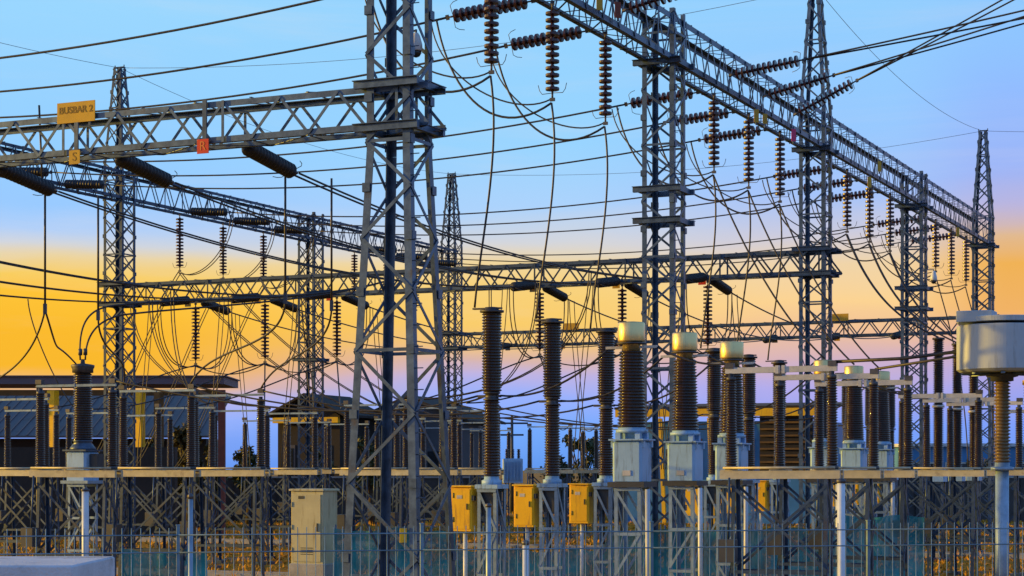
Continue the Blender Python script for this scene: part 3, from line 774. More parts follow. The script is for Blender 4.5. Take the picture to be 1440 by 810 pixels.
for p in range(3):     # from the rear row hanging strings down to disconnectors
    for k, w in ((2, -17.7),):
        s = (k+PH[p])*S; a = G(ROW, s, ZA+END_FINE-.05); q = G(w, s, 4.98)
        for sg in (-1, 1):
            o = U*(.1*sg)
            wire('dropper_cable', bez(a+o, a+o+R*2+Vector((0, 0, -2.2)), q+o-R*3+Vector((0, 0, .6)), q+o), .016, 'conductor', '%s cable swinging down from the %s slim rear string past slender spiked tower' % (['back', 'front'][sg < 0], PHN[p]), 'cable', 'cables swinging down from the rear strings')
            q2 = G(ROW+2.4, s, ZA-.2)
            wire('jumper_cable', bez(a+o, a+o+R*.9+Vector((0, 0, -.5)), q2+o+Vector((0, 0, -1.4)), q2+o), .015, 'conductor', '%s jumper rising from the %s slim rear string past slender spiked tower' % (['back', 'front'][sg < 0], PHN[p]), 'cable', 'jumpers at the rear strings')
            q3 = G(ROW-4.5, s, 3.0)
            wire('dropper_cable', bez(a+o, a+o-R*1.2+Vector((0, 0, -1.4)), q3+o+R*1.0+Vector((0, 0, .6)), q3+o), .015, 'conductor', '%s cable falling behind slender spiked tower from the %s slim rear string' % (['back', 'front'][sg < 0], PHN[p]), 'cable', 'cables falling behind the rear row')
# heavier slack cables between the low girder strings, and from them to the disconnectors below
for i in range(6):
    w = LOWW[i]; hb = G(w, 2*S, LOWB-.02+END_FINE-.03)
    for j, (dw, ds, zt) in enumerate(((2.4, -.28*S, 4.98), (-2.3, -.5*S, 4.98))):
        q = G(w+dw, 2*S+ds, zt)
        wire('dropper_cable', bez(hb, hb+Vector(((q-hb).x*.35, (q-hb).y*.35, -.55)), q+Vector((-(q-hb).x*.4, -(q-hb).y*.4, .1)), q), .02, 'conductor', '%s heavy slack cable from low girder string foot, %s' % (['outer', 'inner'][j], lown(i)), 'cable', 'slack cables from the low girder strings')
    if i not in (2, 5):
        h2 = G(LOWW[i+1], 2*S, LOWB-.02+END_FINE-.03)
        wire('jumper_cable', sagline(hb, h2, .35), .018, 'conductor', 'sagging cross cable between neighbouring low girder strings starting at %s' % lown(i), 'cable', 'cross cables under the long low girder')
    # straight twin hangers under the conductors
    for sg, (a_, b_) in ((-1, (CLAMP[i][0], -1.2)), (1, (CLAMP[i][1], 1.2))):
        a = a_+U*(sg*.5)+Vector((0, 0, -.05)); q = a+Vector((0, 0, 3.0-a.z))+R*(.5*sg)
        for k_ in (-1, 1):
            wire('dropper_cable', bez(a+R*.09*k_, a+R*.09*k_+Vector((0, 0, -1)), q+R*.07*k_+Vector((0, 0, 1)), q+R*.07*k_), .013, 'conductor', '%s strand of straight twin hanger %s long low girder, %s' % (['back', 'front'][k_ < 0], ['before', 'beyond'][sg > 0], lown(i)), 'cable', 'twin hangers at the long low girder')
for p in range(3):
    s = (1+PH[p])*S; a = DROP_END[(1, p)]; q = G(3, s, 5.86)
    wire('jumper_cable', bez(a, a+R*.8+Vector((0, 0, -2.0)), q-R*1.1+Vector((0, 0, 1.0)), q), .02, 'conductor', 'cable curving from girder string to metal head, %s' % where(1, p), 'cable', 'cables curving to the metal heads')
    for k in (0, 1, 2, 3):
        s = (k+PH[p])*S; a = G(-2.95, s, ZA-.18); q = G(-.05, s+.0, ZA+END_HANG+.02)
        wire('jumper_cable', bez(a+U*.12, a+U*.12+Vector((0, 0, -1.3))+R*.2, q-R*.9+U*.1+Vector((0, 0, -.35)), q+U*.04), .014, 'conductor', 'second thinner jumper under slanting string %s' % where(k, p), 'cable', 'second jumpers below the big girder')
for k, w in ((1, -10.15), (2, -16.75), (3, -16.75)):
    for p in range(2):
        a = G(w+.96, (k+PH[p])*S, 4.99); q = G(w-.96, (k+PH[p+1])*S, 4.99)
        wire('connecting_cable', sagline(a, q, .25), .016, 'conductor', 'slack cable linking %s and %s busbar disconnectors in %s' % (PHN[p], PHN[p+1], {1: LN2[1], 2: LN2[4], 3: LN2[3]}[k]), 'cable', 'slack cables between disconnectors')
# droppers close behind the sign girder
for w, tgt, lb in ((-3.66, (-9.2, .72), 'red phase'), (-9.55, (-14.6, .72), 'black phase')):
    for s, n in ((2.08, 'first'), (3.9, 'second')):
        a = G(w, s, LZ-.12)
        b_ = a+Vector((0, 0, -2.65))
        wire('dropper_cable', [a, a+Vector((0, 0, -1)), b_], .02, 'conductor', '%s straight vertical cable hanging from %s busbar behind the sign girder' % (n, lb), 'cable', 'vertical cables behind the sign girder')
        MBc = MB().box((0, 0, 0), (.07, .07, .22)).build('cable_clamp', 'fitting', None, b_+Vector((0, 0, .02))); tag(MBc, 'small clamp at the foot of the %s vertical cable from %s busbar' % (n, lb), 'clamp', 'cable clamps')
        if w < -5:
            if n == 'first':
                q = G(-14.78, .72*S, 5.71)
                wire('dropper_cable', bez(b_, b_+Vector((0, 1.5, -1.1)), q+Vector((-.55, -.6, .75)), q), .018, 'conductor', 'curving cable from the clamp down to the lone dark brown bushing', 'cable', 'curving cables in the yellow sky')
                q = at(-30, 548, 41)
                wire('dropper_cable', bez(b_, b_+Vector((-.2, 0, -.9)), q+Vector((.8, 0, .4)), q), .018, 'conductor', 'curving cable from the clamp falling away to picture edge', 'cable', 'curving cables in the yellow sky')
            else:
                q = G(-11.1, .5*S, 4.98)
                wire('dropper_cable', bez(b_, b_+Vector((0, 0, -1.0)), q+Vector((.2, 0, .9)), q), .018, 'conductor', 'cable bending from the clamp down to the middle front-row disconnector', 'cable', 'curving cables in the yellow sky')
        else:
            q = G(-9.2, (.5 if n == 'first' else .72)*S, 4.98)
            wire('dropper_cable', bez(b_, b_+Vector((0, 0, -1.1)), q+Vector((.5, 0, 1.0)), q), .018, 'conductor', '%s cable bending from the red phase clamp to a front-row disconnector' % n, 'cable', 'curving cables in the yellow sky')
a = at(55, 148, 47.2); q = at(60, 268, 47.2)
wire('dropper_cable', [a, a.lerp(q, .5), q], .022, 'conductor', 'straight vertical cable hanging from overhead conductor beside the busbar sign', 'cable', 'vertical cables behind the sign girder')
cand = []
for i in range(3, 6):
    for j in range(10, 240):
        P = buspt(i, j*.1); cand.append((abs(720+FPX*P.x/P.y-38)+abs(660-FPX*(P.z-EYE)/P.y-414)*.5, i, j*.1))
cand.sort(); a = buspt(cand[0][1], cand[0][2]); q = G(-13.2, .9*S, 4.98); q = Vector((at(100, 0, a.y).x, a.y+.8, 4.9))
wire('dropper_cable', bez(a, a+Vector((.05, 0, -.9)), q+Vector((-.6, 0, .6)), q), .016, 'conductor', 'thin cable curving down in the yellow sky at the picture edge', 'cable', 'curving cables in the yellow sky')
# two curved cables from the lone bushing
ct = G(-14.6, .72*S, 5.84)
for sg, n in ((-1, 'outer'), (1, 'inner')):
    a = ct+R*(.08*sg)+Vector((0, 0, .0)); 
    e = ct+Vector((1.05+.12*sg, .4, 1.35-.12*sg))
    wire('curved_cable', bez(a, a+Vector((-.05*(1-sg), 0, 1.1-.2*sg)), e+Vector((-.6, 0, -.05)), e)+bez(e, e+Vector((1.6, 0, .2)), G(-10.5, 1.1*S, 7.6), buspt(2, 1.25*S))[1:], .02, 'conductor', '%s of two curved cables arching up from the lone dark brown bushing' % n, 'cable', 'arched cables on the lone bushing')
    o = MB().lathe([(.03, 0), (.055, .01), (.055, .16), (.03, .18)], n=10).build('cable_sleeve', 'fitting', None, a+Vector((0, 0, .12))); tag(o, '%s cable sleeve standing on top of the lone dark brown bushing' % n, 'sleeve', 'cable sleeves')
# rear busbar strands coming in behind the slender spiked tower
# ------------------------------------------------------------------ site cameras
for P, lb, sc in ((at(585, 50, 34.1), 'white dome camera hanging inside the big splayed lattice tower', .78), (at(1313, 383, 71.0), 'white dome camera mounted high on the fourth column', .85)):
    t = thing('security_camera', P, lb, 'camera', 'white dome cameras', 0); t.scale = (sc,)*3
    MB().bar((-.3, .05, .12), (.02, .05, .12), .04, .04).tube([(0, 0, .14), (0, 0, .02)], .03).build('bracket', 'steel', t)
    MB().lathe([(.05, .06), (.09, .0), (.145, -.2), (.15, -.34), (.13, -.36)], n=18).build('housing', 'camera_white', t)
    MB().lathe([(.125, -.36), (.12, -.42), (.085, -.48), (.03, -.505)], n=18).build('dome', 'glass', t)

# ------------------------------------------------------------------ ground
b = MB(); b.v += [(-2500, -60, 0), (2500, -60, 0), (2500, 4500, 0), (-2500, 4500, 0)]; b._q([0, 1, 2, 3])
tag(b.build('ground', 'ground'), kind='structure')
b = MB()
for s, n in ((2.55*S, 0), (1.05*S, 1)):
    for sg in (-1, 1):
        b.bar(G(-34, s+sg*.55, .06), G(30, s+sg*.55, .06), .16, .16, side=(0, 0, 1))
tag(b.build('kerb', 'ins_plinth'), kind='structure')
b = MB()
for s in (2.55*S, 1.05*S):
    p = [G(-34, s-.46, .012), G(30, s-.46, .012), G(30, s+.46, .012), G(-34, s+.46, .012)]
    n = len(b.v); b.v += [tuple(x) for x in p]; b._q([n, n+1, n+2, n+3])
tag(b.build('path', 'wall_concrete'), kind='structure')
# dry grass tufts
b = MB(); rg = random.Random(3)
for i in range(16000):
    Y = rg.uniform(48, 128); X = rg.uniform(-.30, .30)*Y
    h = rg.uniform(.05, .17)*(1.6 if rg.random() < .15 else 1)
    for j in range(3):
        a = rg.uniform(0, 2*PI); dx, dy = math.cos(a)*.05, math.sin(a)*.05; lx, ly = rg.uniform(-.12, .12), rg.uniform(-.12, .12)
        n = len(b.v); x, y = X+rg.uniform(-.12, .12), Y+rg.uniform(-.12, .12)
        b.v += [(x-dx, y-dy, 0), (x+dx, y+dy, 0), (x+lx, y+ly, h)]; b._q([n, n+1, n+2])
tag(b.build('dry_grass', 'grass'), 'dry ochre grass tufts scattered over the yard', 'grass', kind='stuff')

# ------------------------------------------------------------------ near things: fence, block, cabinet, nets, poles
PT = [(-5.6+2.35*i) for i in range(7)]
def fy(x): return 19.2+.24*x
for i in range(6):
    x0, x1 = PT[i], PT[i+1]
    P0 = Vector((x0, fy(x0), 0)); P1 = Vector((x1, fy(x1), 0)); L = (P1-P0).length
    nm = ['behind the pale concrete block', 'in front of the cream cabinet', 'in front of the big splayed tower', 'in front of the yellow cabinets', 'below the pale transformer tanks', 'below the grey drum']
    t = thing('fence_panel', P0, 'galvanised wire mesh fence panel %s' % nm[i], 'fence', 'wire fence panels along the picture foot', math.atan2((P1-P0).y, (P1-P0).x))
    b = MB(); n = int(L/.088)
    for j in range(1, n): b.tube([(j*L/n, 0, .1), (j*L/n, 0, 2.43)], .0042, 4)
    b.build('vertical_wires', 'fence', t)
    for z in (2.36, 2.19, 1.25, .2): MB().tube([(0, -.012, z), (L, -.012, z)], .007, 5).build('rail', 'fence', t)
    MB().box((0, .03, 1.225), (.032, .04, 2.45)).box((0, .03, 2.455), (.04, .05, .012)).build('post', 'fence', t)
t = thing('concrete_block', (-4.6, 14.75, 0), 'pale concrete block with a flat top in the lower corner', 'block', None, 0)
MB().bevbox((-.52, 0, 1.145), (1.65, 1.5, 2.29), .014).build('segment', 'concrete', t); MB().bevbox((.828, 0, 1.145), (1.04, 1.5, 2.287), .014).build('segment', 'concrete', t)
MB().tube([(.42, -.55, 2.292), (.52, -.55, 2.30)], .014, 6).build('lifting_loop', 'rust_red', t)
# cream kiosk
kx = at(442, 0, 46).x
t = thing('control_cabinet', (kx, 46, 0), 'cream outdoor cabinet with overhanging roof standing on a plinth', 'cabinet', None, ROT)
MB().bevbox((0, 0, .36), (.98, .76, .72), .02).build('plinth', 'ins_plinth', t)
bd = MB().bevbox((0, 0, 1.60), (.90, .68, 1.76), .012).build('body', 'kiosk', t)
MB().box((-.01, -.352, 1.58), (.78, .022, 1.62)).build('door', 'kiosk', bd)
MB().box((.30, -.372, 1.6), (.03, .03, .2)).build('handle', 'dark_paint', bd); MB().box((-.15, -.366, 2.32), (.16, .01, .07)).build('vent', 'dark_paint', bd)
MB().bevbox((0, 0, 2.505), (.98, .78, .05), .015).build('roof', 'kiosk', t)
for z in (1.05, 1.6, 2.15): MB().tube([(-.41, -.37, z-.06), (-.41, -.37, z+.06)], .014, 6).build('hinge', 'kiosk', bd)
for z in (.95, 1.0, 1.05, 1.1): MB().box((-.0, -.364, z), (.34, .008, .018)).build('louvre', 'dark_paint', bd)
# teal nets
for (x0, x1, Y, top, lb) in ((470, 640, 45, 1.62, 'torn teal shade net behind the foot of the big splayed tower'), (640, 850, 47, 1.05, 'low teal shade net under the yellow cabinets'), (845, 1010, 44.5, 1.62, 'teal shade net below the near transformer tanks'), (1010, 1185, 45.2, 1.66, 'brightest teal shade net below the second transformer row'), (1185, 1300, 47, 1.9, 'teal shade net below the pale steel beams'), (170, 290, 44, 1.15, 'low dark teal shade net beside the pale concrete block')):
    a = at(x0, 0, Y); c = at(x1, 0, Y); L = c.x-a.x
    t = thing('shade_net', (a.x, Y, 0), lb, 'net', 'teal shade nets', 0)
    b = MB(); n = max(8, int(L*5)); rr = random.Random(x0)
    for j in range(n+1):
        x = L*j/n; dy = .10*math.sin(j*.9)+.05*math.sin(j*2.3); zz = top-.10*abs(math.sin(PI*x/1.5))+rr.uniform(-.03, .03)
        for q in range(5): b.v.append((x, dy*(1+.3*math.sin(q*1.7+j*.4)), zz*q/4))
    for j in range(n):
        for q in range(4): b._q([j*5+q, (j+1)*5+q, (j+1)*5+q+1, j*5+q+1], True)
    b.build('cloth', 'net', t)
    for j in range(int(L/1.5)+1): MB().tube([(j*1.5+.02, .13, 0), (j*1.5+.02, .13, top+.06)], .025, 6).build('post', 'steel', t)
def pole(px, y0, Y, r, m, label, cap=True):
    P = at(px, y0, Y)
    t = thing('steel_pole', (P.x, P.y, 0), label, 'pole', 'upright poles', 0)
    MB().tube([(0, 0, 0), (0, 0, P.z)], r, 12).build('shaft', m, t)
    MB().lathe([(r*1.25, 0), (r*1.25, .04), (r*.4, .06)], (0, 0, P.z-.01), 12).build('cap', 'fitting', t)
pole(1183, 678, 24, .05, 'pvc', 'pale blue grey pole rising from the fence under the disconnectors')
pole(268, 700, 20.5, .026, 'steel_pale', 'thin pale pole at the fence beside the concrete block')
pole(739, 765, 23, .036, 'pvc', 'short white post below the middle yellow cabinet')
pole(687, 712, 30, .04, 'steel_pale', 'pale post in front of the first breaker stand')
pole(120, 690, 40, .075, 'pvc', 'pale conduit pole beside the lone transformer stand')
pole(54, 545, 44, .05, 'dark_paint', 'dark slim pole beside the yellow canopy column')
# small yellow notice on the big tower leg
t = thing('warning_plate', at(567, 753, 33.1), 'small yellow plate on the leg of the big splayed tower', 'sign', None, 0)
MB().bevbox((0, 0, 0), (.12, .012, .25), .003).build('plate', 'yellow', t); MB().box((0, .02, 0), (.03, .03, .3)).build('strap', 'steel', t)
# far pale transformer
P = at(721, 0, 70)
t = thing('service_transformer', (P.x, 70, 0), 'small pale grey finned transformer seen between the first two breakers', 'transformer', None, 0)
for sx in (-1, 1):
    for sy in (-1, 1): MB().box((sx*.45, sy*.3, 1.2), (.1, .1, 2.4)).build('leg', 'steel', t)
MB().bevbox((0, 0, 2.95), (.75, .6, .9), .03).build('tank', 'tank', t)
b = MB()
for i in range(6): b.box((-.3+i*.12, -.36, 2.95), (.02, .12, .7))
b.build('cooling_fins', 'tank', t)
for i in range(3): MB().lathe(sheds(.04, .07, 3.4, 3.75, .06), (-.22+.22*i, 0, 0), 10).build('bushing', 'porcelain', t)
# ------------------------------------------------------------------ buildings far behind
def xs(px, Y): return (px-720)/FPX*Y
def zs(py, Y): return EYE+(660-py)/FPX*Y
def slab_roof(mb, x0, x1, y0, y1, z0, z1, th):
    mb.hexa([(x0, y0, z0-th), (x1, y0, z0-th), (x1, y1, z1-th), (x0, y1, z1-th), (x0, y0, z0), (x1, y0, z0), (x1, y1, z1), (x0, y1, z1)])
# canopy
Y = 85; x0, x1 = xs(-120, Y), xs(316, Y)
t = thing('canopy', ((x0+x1)/2, Y, 0), 'long flat canopy roof on ochre columns beneath the yellow sky', 'canopy', None, 0); cx = (x0+x1)/2
b = MB(); b.box((0, 2, zs(535, Y)), (x1-x0, 4.4, .34)); b.box((0, 2, zs(535, Y)+.19), (x1-x0+.2, 4.6, .05)); b.build('roof', 'fascia', t)
MB().box((0, .3, zs(552, Y)), (x1-x0-.2, .14, .26)).build('beam', 'timber', t)
for px in (78, 200, 226, -40): MB().bar((xs(px, Y)-cx, -.45, zs(629, Y)), (xs(px, Y)-cx, -.45, zs(545, Y)-.15), .40 if px == 78 else .3, .34, side=(R.x, R.y, 0)).build('column', 'yellow' if px in (78, 200) else 'timber', t)
MB().box((x1-.16-cx, .2, (zs(545, Y)-.1)/2), (.3, .3, zs(545, Y)-.1)).build('column', 'rust_red', t)
MB().box((-1.0, -.45, zs(629, 85)/2), (x1-x0-2.2, .7, zs(629, 85)-.01)).build('plinth_wall', 'dark_wall', t)
# shed below
Y = 95; x0, x1 = xs(-140, Y), xs(296, Y)
t = thing('shed', ((x0+x1)/2, Y, 0), 'long shed with a sloping grey sheet roof and dark brown walls', 'shed', None, 0); cx = (x0+x1)/2
b = MB(); slab_roof(b, x0-cx, x1-cx, -.6, 7, zs(613, Y), zs(556, Y+7), .10)
n = int((x1-x0)/.5)
for i in range(n): b.bar((x0-cx+i*.5, -.6, zs(613, Y)+.02), (x0-cx+i*.5, 7, zs(556, Y+7)+.02), .05, .05)
b.build('roof', 'roof_metal', t)
MB().box((0, 3.2, zs(613, Y)/2-.06), (x1-x0-.5, 6, zs(613, Y)-.14)).build('wall', 'dark_wall', t)
for px in (20, 100, 160, 230): 
    w_ = MB().box((xs(px, Y)-cx, .17, 3.4), (1.1, .06, .9)).build('window', 'timber', t); MB().box((xs(px, Y)-cx, .135, 3.4), (.9, .02, .72)).build('pane', 'glass', w_)
# gabled houses
def house(px0, px1, ppx, py_peak, py_e, Y, lb, wall, dep=6, fas=None):
    x0, x1, xp = xs(px0, Y), xs(px1, Y), xs(ppx, Y); cx = (x0+x1)/2; zp, ze = zs(py_peak, Y), zs(py_e, Y)
    t = thing('gabled_house', (cx, Y, 0), lb, 'house', 'dark gabled houses behind the yard', ROT*.8)
    b = MB()
    for xa, za, xb, zb in ((x0-.4, ze-.15, xp, zp), (xp, zp, x1+.4, ze-.15)):
        b.hexa([(xa-cx, -.5, za-.14), (xb-cx, -.5, zb-.14), (xb-cx, dep, zb-.14), (xa-cx, dep, za-.14), (xa-cx, -.5, za), (xb-cx, -.5, zb), (xb-cx, dep, zb), (xa-cx, dep, za)])
    b.build('roof', 'dark_wall', t)
    b = MB(); f = [(x0-cx+.2, 0), (x1-cx-.2, 0), (x1-cx-.2, ze-.2), (xp-cx, zp-.16), (x0-cx+.2, ze-.2)]; n = len(b.v)
    for yy in (.1, dep-.3): b.v += [(x, yy, z) for x, z in f]
    b._q([n, n+1, n+2, n+3, n+4]); b._q([n+9, n+8, n+7, n+6, n+5])
    for i in range(5): b._q([n+i, n+5+i, n+5+(i+1) % 5, n+(i+1) % 5])
    b.build('wall', wall, t)
    if fas: MB().box((0, -.25, zs(fas, Y)), (x1-x0-.2, .3, .32)).build('fascia', 'yellow', t)
    w = x1-x0
    for f_ in (.22, .72):
        d = MB().box((w*(f_-.5), .07, ze*.52), (w*.17, .06, ze*.36)).build('window', 'grey_wall', t); MB().box((w*(f_-.5), .035, ze*.52), (w*.13, .02, ze*.30)).build('pane', 'glass', d)
    MB().box((w*-.03, .07, 1.1), (w*.16, .05, 2.2)).build('door', 'rust_red', t)
house(380, 486, 432, 553, 580, 110, 'dark gabled house with a yellow fascia beside the plain slim column', 'dark_wall', fas=591)
house(494, 660, 577, 556, 588, 114, 'wider dark gabled house behind the legs of the big splayed tower', 'grey_wall')
# workshop with yellow fascia and louvres
Y = 104; x0, x1 = xs(868, Y), xs(1165, Y); cx = (x0+x1)/2
t = thing('workshop', (cx, Y, 0), 'blue sheet workshop with a long yellow fascia and ochre louvres behind the transformers', 'building', None, ROT*.8)
MB().box((0, 4.2, zs(592, Y)/2), (x1-x0-.6, 8, zs(592, Y)-.02)).build('wall', 'blue_wall', t)
b = MB(); slab_roof(b, x0-cx-.3, x1-cx+.3, -.4, 9, zs(572, Y)+.02, zs(572, Y)+.5, .12); b.build('roof', 'dark_wall', t)
MB().box((0, -.3, zs(579, Y)), (x1-x0+.5, .16, .52)).build('fascia', 'yellow', t)
for px in (927, 998): MB().bar((xs(px, Y)-cx, -.2, zs(588, Y)), (xs(px+9, Y)-cx, -.6, 0), .22, .2).build('strut', 'yellow', t)
lv = MB().box((xs(1106, Y)-cx, .1, zs(622, Y)), (xs(1142, Y)-xs(1068, Y), .18, 3.2)).build('louvre_panel', 'dark_wall', t)
b = MB()
for i in range(9):
    z = zs(622, Y)-1.45+i*.36; b.bar((xs(1070, Y)-cx, -.04, z), (xs(1140, Y)-cx, -.04, z), .16, .10)
b.build('louvre_slats', 'timber', lv)
for px in (895, 960, 1035): 
    w_ = MB().box((xs(px, Y)-cx, .16, 3.6), (2.0, .08, 2.2)).build('window', 'fascia', t); MB().box((xs(px, Y)-cx, .11, 3.6), (1.7, .03, 1.9)).build('pane', 'glass', w_)
# low block at the far side behind the drum
Y = 118; x0, x1 = xs(1275, Y), xs(1520, Y); cx = (x0+x1)/2
t = thing('store_building', (cx, Y, 0), 'low pale blue store building with strip windows behind the grey drum', 'building', None, 0)
MB().box((0, 4, zs(628, Y)/2), (x1-x0, 8, zs(628, Y))).build('wall', 'blue_wall', t)
MB().box((0, 4, zs(628, Y)+.1), (x1-x0+.6, 8.6, .2)).build('roof', 'concrete', t)
for i in range(5):
    w_ = MB().box((-4.4+i*2.2, -.02, 3.0), (1.7, .06, .9)).build('window', 'alu', t); MB().box((-4.4+i*2.2, -.055, 3.0), (1.5, .02, .7)).build('pane', 'glass', w_)
# boundary wall
for i, (p0, p1) in enumerate(((-140, 330), (330, 700), (860, 1180), (1180, 1600))):
    Y = 108.5 if i not in (1,) else 108.2; x0, x1 = xs(p0, Y), xs(p1, Y)
    t = thing('boundary_wall', ((x0+x1)/2, Y, 0), 'stained boundary wall %s' % ['behind the long shed', 'in front of the dark gabled houses', 'beside the blue workshop', 'in front of the low store building'][i], 'wall', 'stained boundary walls', 0)
    h = 2.5
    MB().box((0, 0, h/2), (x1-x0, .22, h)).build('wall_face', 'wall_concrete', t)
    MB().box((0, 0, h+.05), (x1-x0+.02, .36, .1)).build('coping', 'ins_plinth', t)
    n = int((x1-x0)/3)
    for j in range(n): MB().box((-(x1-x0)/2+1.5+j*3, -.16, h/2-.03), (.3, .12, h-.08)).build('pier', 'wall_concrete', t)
# far lamp post
P = at(720, 585, 130)
t = thing('utility_pole', (P.x, P.y, 0), 'thin distant pole with cross arms between the first two breakers', 'pole', None, 0)
MB().tube([(0, 0, 0), (0, 0, P.z)], [.14, .09], 8).build('shaft', 'dark_paint', t)
MB().box((0, 0, P.z-.5), (2.2, .1, .12)).build('cross_arm', 'dark_paint', t); MB().box((0, .01, P.z-1.3), (1.6, .1, .12)).build('cross_arm', 'dark_paint', t)
# ------------------------------------------------------------------ trees
def tree(px, py_top, Y, wpx, label, seed, m='leaf', n=1500):
    rr = random.Random(seed); P = at(px, 0, Y); H = zs(py_top, Y); W = wpx/FPX*Y/2
    t = thing('tree', (P.x, Y, 0), label, 'tree', 'dark trees behind the yard', 0)
    b = MB(); b.tube([(0, 0, 0), (.1, 0, H*.3), (-.05, .1, H*.6), (0, 0, H*.8)], [.22, .17, .10, .04], 8)
    cl = []
    for i in range(16):
        a = rr.uniform(0, 2*PI); r = W*rr.uniform(.15, .85); z = H*rr.uniform(.35, .93); sh = math.sqrt(max(.1, 1-((z/H-.6)/.45)**2))
        c = Vector((math.cos(a)*r*sh, math.sin(a)*r*sh*.8, z)); cl.append((c, rr.uniform(.4, .8)*W*.55))
        b.tube([(0, 0, H*rr.uniform(.25, .5)), c*.6+Vector((0, 0, H*.1)), c], [.08, .05, .02], 5)
    b.build('trunk', 'bark', t)
    b = MB()
    for i in range(n):
        c, r = rr.choice(cl)
        d = Vector((rr.gauss(0, 1), rr.gauss(0, 1), rr.gauss(0, 1))).normalized()*(r*rr.uniform(.3, 1.12)); p = c+d
        if p.z < .3: continue
        a = Vector((rr.uniform(-1, 1), rr.uniform(-1, 1), rr.uniform(-1, 1))).normalized(); e = a.cross(Vector((rr.uniform(-1, 1), rr.uniform(-1, 1), rr.uniform(-1, 1)))).normalized(); k = rr.uniform(.09, .2)
        q = len(b.v); b.v += [tuple(p-a*k), tuple(p+e*k*.5), tuple(p+a*k), tuple(p-e*k*.5)]; b._q([q, q+1, q+2, q+3])
    b.build('crown', m, t)
for i, (px, py, Y, w, lb, m) in enumerate(((820, 604, 122, 62, 'dark bushy tree between the second and third breakers', 'leaf'), (855, 625, 126, 40, 'small dark tree behind the third breaker', 'leaf'), (215, 595, 90, 55, 'dark tree in front of the shed under the canopy', 'leaf'), (265, 590, 92, 60, 'olive tree in front of the shed beside the red-brown canopy post', 'leaf_olive'), (300, 612, 88, 40, 'low olive bush at the end of the canopy', 'leaf_olive'),
                                         (350, 615, 104, 50, 'low dark tree between canopy and the gabled house', 'leaf'), (455, 622, 100, 44, 'olive bush against the gabled house with the fascia', 'leaf_olive'), (520, 615, 104, 50, 'dark bush behind the legs of the big splayed tower', 'leaf'), (1390, 632, 112, 70, 'low olive tree below the grey drum', 'leaf_olive'), (790, 640, 118, 60, 'low olive bush behind the second breaker', 'leaf_olive'))):
    tree(px, py, Y, w, lb, 40+i, m)

# ------------------------------------------------------------------ light and sky
SUN_EL = math.radians(8.5); SUN_DIR = Vector((-1, .14, 0)).normalized()*math.cos(SUN_EL)+Vector((0, 0, math.sin(SUN_EL)))
sd = bpy.data.lights.new('sun', 'SUN'); sd.energy = 4.8; sd.angle = math.radians(.6); sd.color = (1, .58, .06)
so = bpy.data.objects.new('sun', sd); COL.objects.link(so); so.rotation_euler = SUN_DIR.to_track_quat('Z', 'Y').to_euler()
w = bpy.data.worlds.new('World'); scn.world = w; w.use_nodes = True
N = w.node_tree.nodes; L = w.node_tree.links
for n in list(N): N.remove(n)
out = N.new('ShaderNodeOutputWorld')
tc = N.new('ShaderNodeTexCoord'); sep = N.new('ShaderNodeSeparateXYZ'); L.new(tc.outputs['Generated'], sep.inputs[0])
def math_(op, a, b=None, clamp=False):
    n = N.new('ShaderNodeMath'); n.operation = op; n.use_clamp = clamp
    for i, v in enumerate((a, b)):
        if v is None: continue
        if isinstance(v, (int, float)): n.inputs[i].default_value = v
        else: L.new(v, n.inputs[i])
    return n.outputs[0]
az = math_('ARCTAN2', sep.outputs['X'], sep.outputs['Y'])        # 0 straight ahead of north, positive east
el = math_('ARCSINE', sep.outputs['Z'])
# slow cloud streaks bend the bands a little
nz = N.new('ShaderNodeTexNoise'); nz.inputs['Scale'].default_value = 5; nz.inputs['Detail'].default_value = 5
mp = N.new('ShaderNodeMapping'); mp.inputs['Scale'].default_value = (1, 1, 5.5); L.new(tc.outputs['Generated'], mp.inputs['Vector']); L.new(mp.outputs[0], nz.inputs['Vector'])
wob = math_('MULTIPLY', math_('SUBTRACT', nz.outputs['Fac'], .5), .022)
elw = math_('ADD', el, wob)
fac = math_('DIVIDE', elw, .25, True)                            # 0 horizon .. 1 at 14 degrees
def E(y, c): return min(1, math.atan((660-y)/FPX*c)/.25)
def ramp(stops, cs=1.):
    r = N.new('ShaderNodeValToRGB'); e = r.color_ramp
    stops = sorted((E(y, cs), c) for y, c in stops)
    while len(e.elements) < len(stops): e.elements.new(.5)
    for i, (p, c) in enumerate(stops):
        e.elements[i].position = p; e.elements[i].color = lin([v/255 for v in c])+(1,)
    e.interpolation = 'LINEAR'
    L.new(fac, r.inputs['Fac']); return r.outputs['Color']
RL = ramp([(0, (152, 214, 255)), (200, (146, 205, 255)), (280, (150, 200, 255)), (315, (170, 204, 250)), (340, (204, 210, 222)), (362, (234, 210, 160)), (390, (249, 203, 80)), (415, (254, 193, 25)), (470, (250, 182, 0)), (515, (249, 180, 15)), (545, (236, 178, 110)), (562, (190, 180, 230)), (592, (144, 172, 255)), (655, (100, 152, 245))], 0.965)
RM = ramp([(0, (146, 210, 255)), (200, (150, 211, 255)), (290, (170, 209, 252)), (335, (210, 212, 220)), (370, (240, 212, 155)), (405, (248, 208, 118)), (455, (250, 202, 98)), (485, (240, 193, 125)), (510, (216, 178, 172)), (532, (187, 176, 228)), (560, (146, 174, 255)), (600, (108, 168, 255)), (655, (92, 152, 242))])
RR = ramp([(0, (144, 206, 255)), (180, (148, 199, 255)), (270, (162, 193, 250)), (325, (206, 202, 218)), (375, (240, 210, 165)), (425, (252, 209, 142)), (465, (240, 190, 148)), (508, (212, 175, 188)), (548, (175, 168, 236)), (600, (117, 158, 252)), (655, (98, 154, 244))], 0.99)
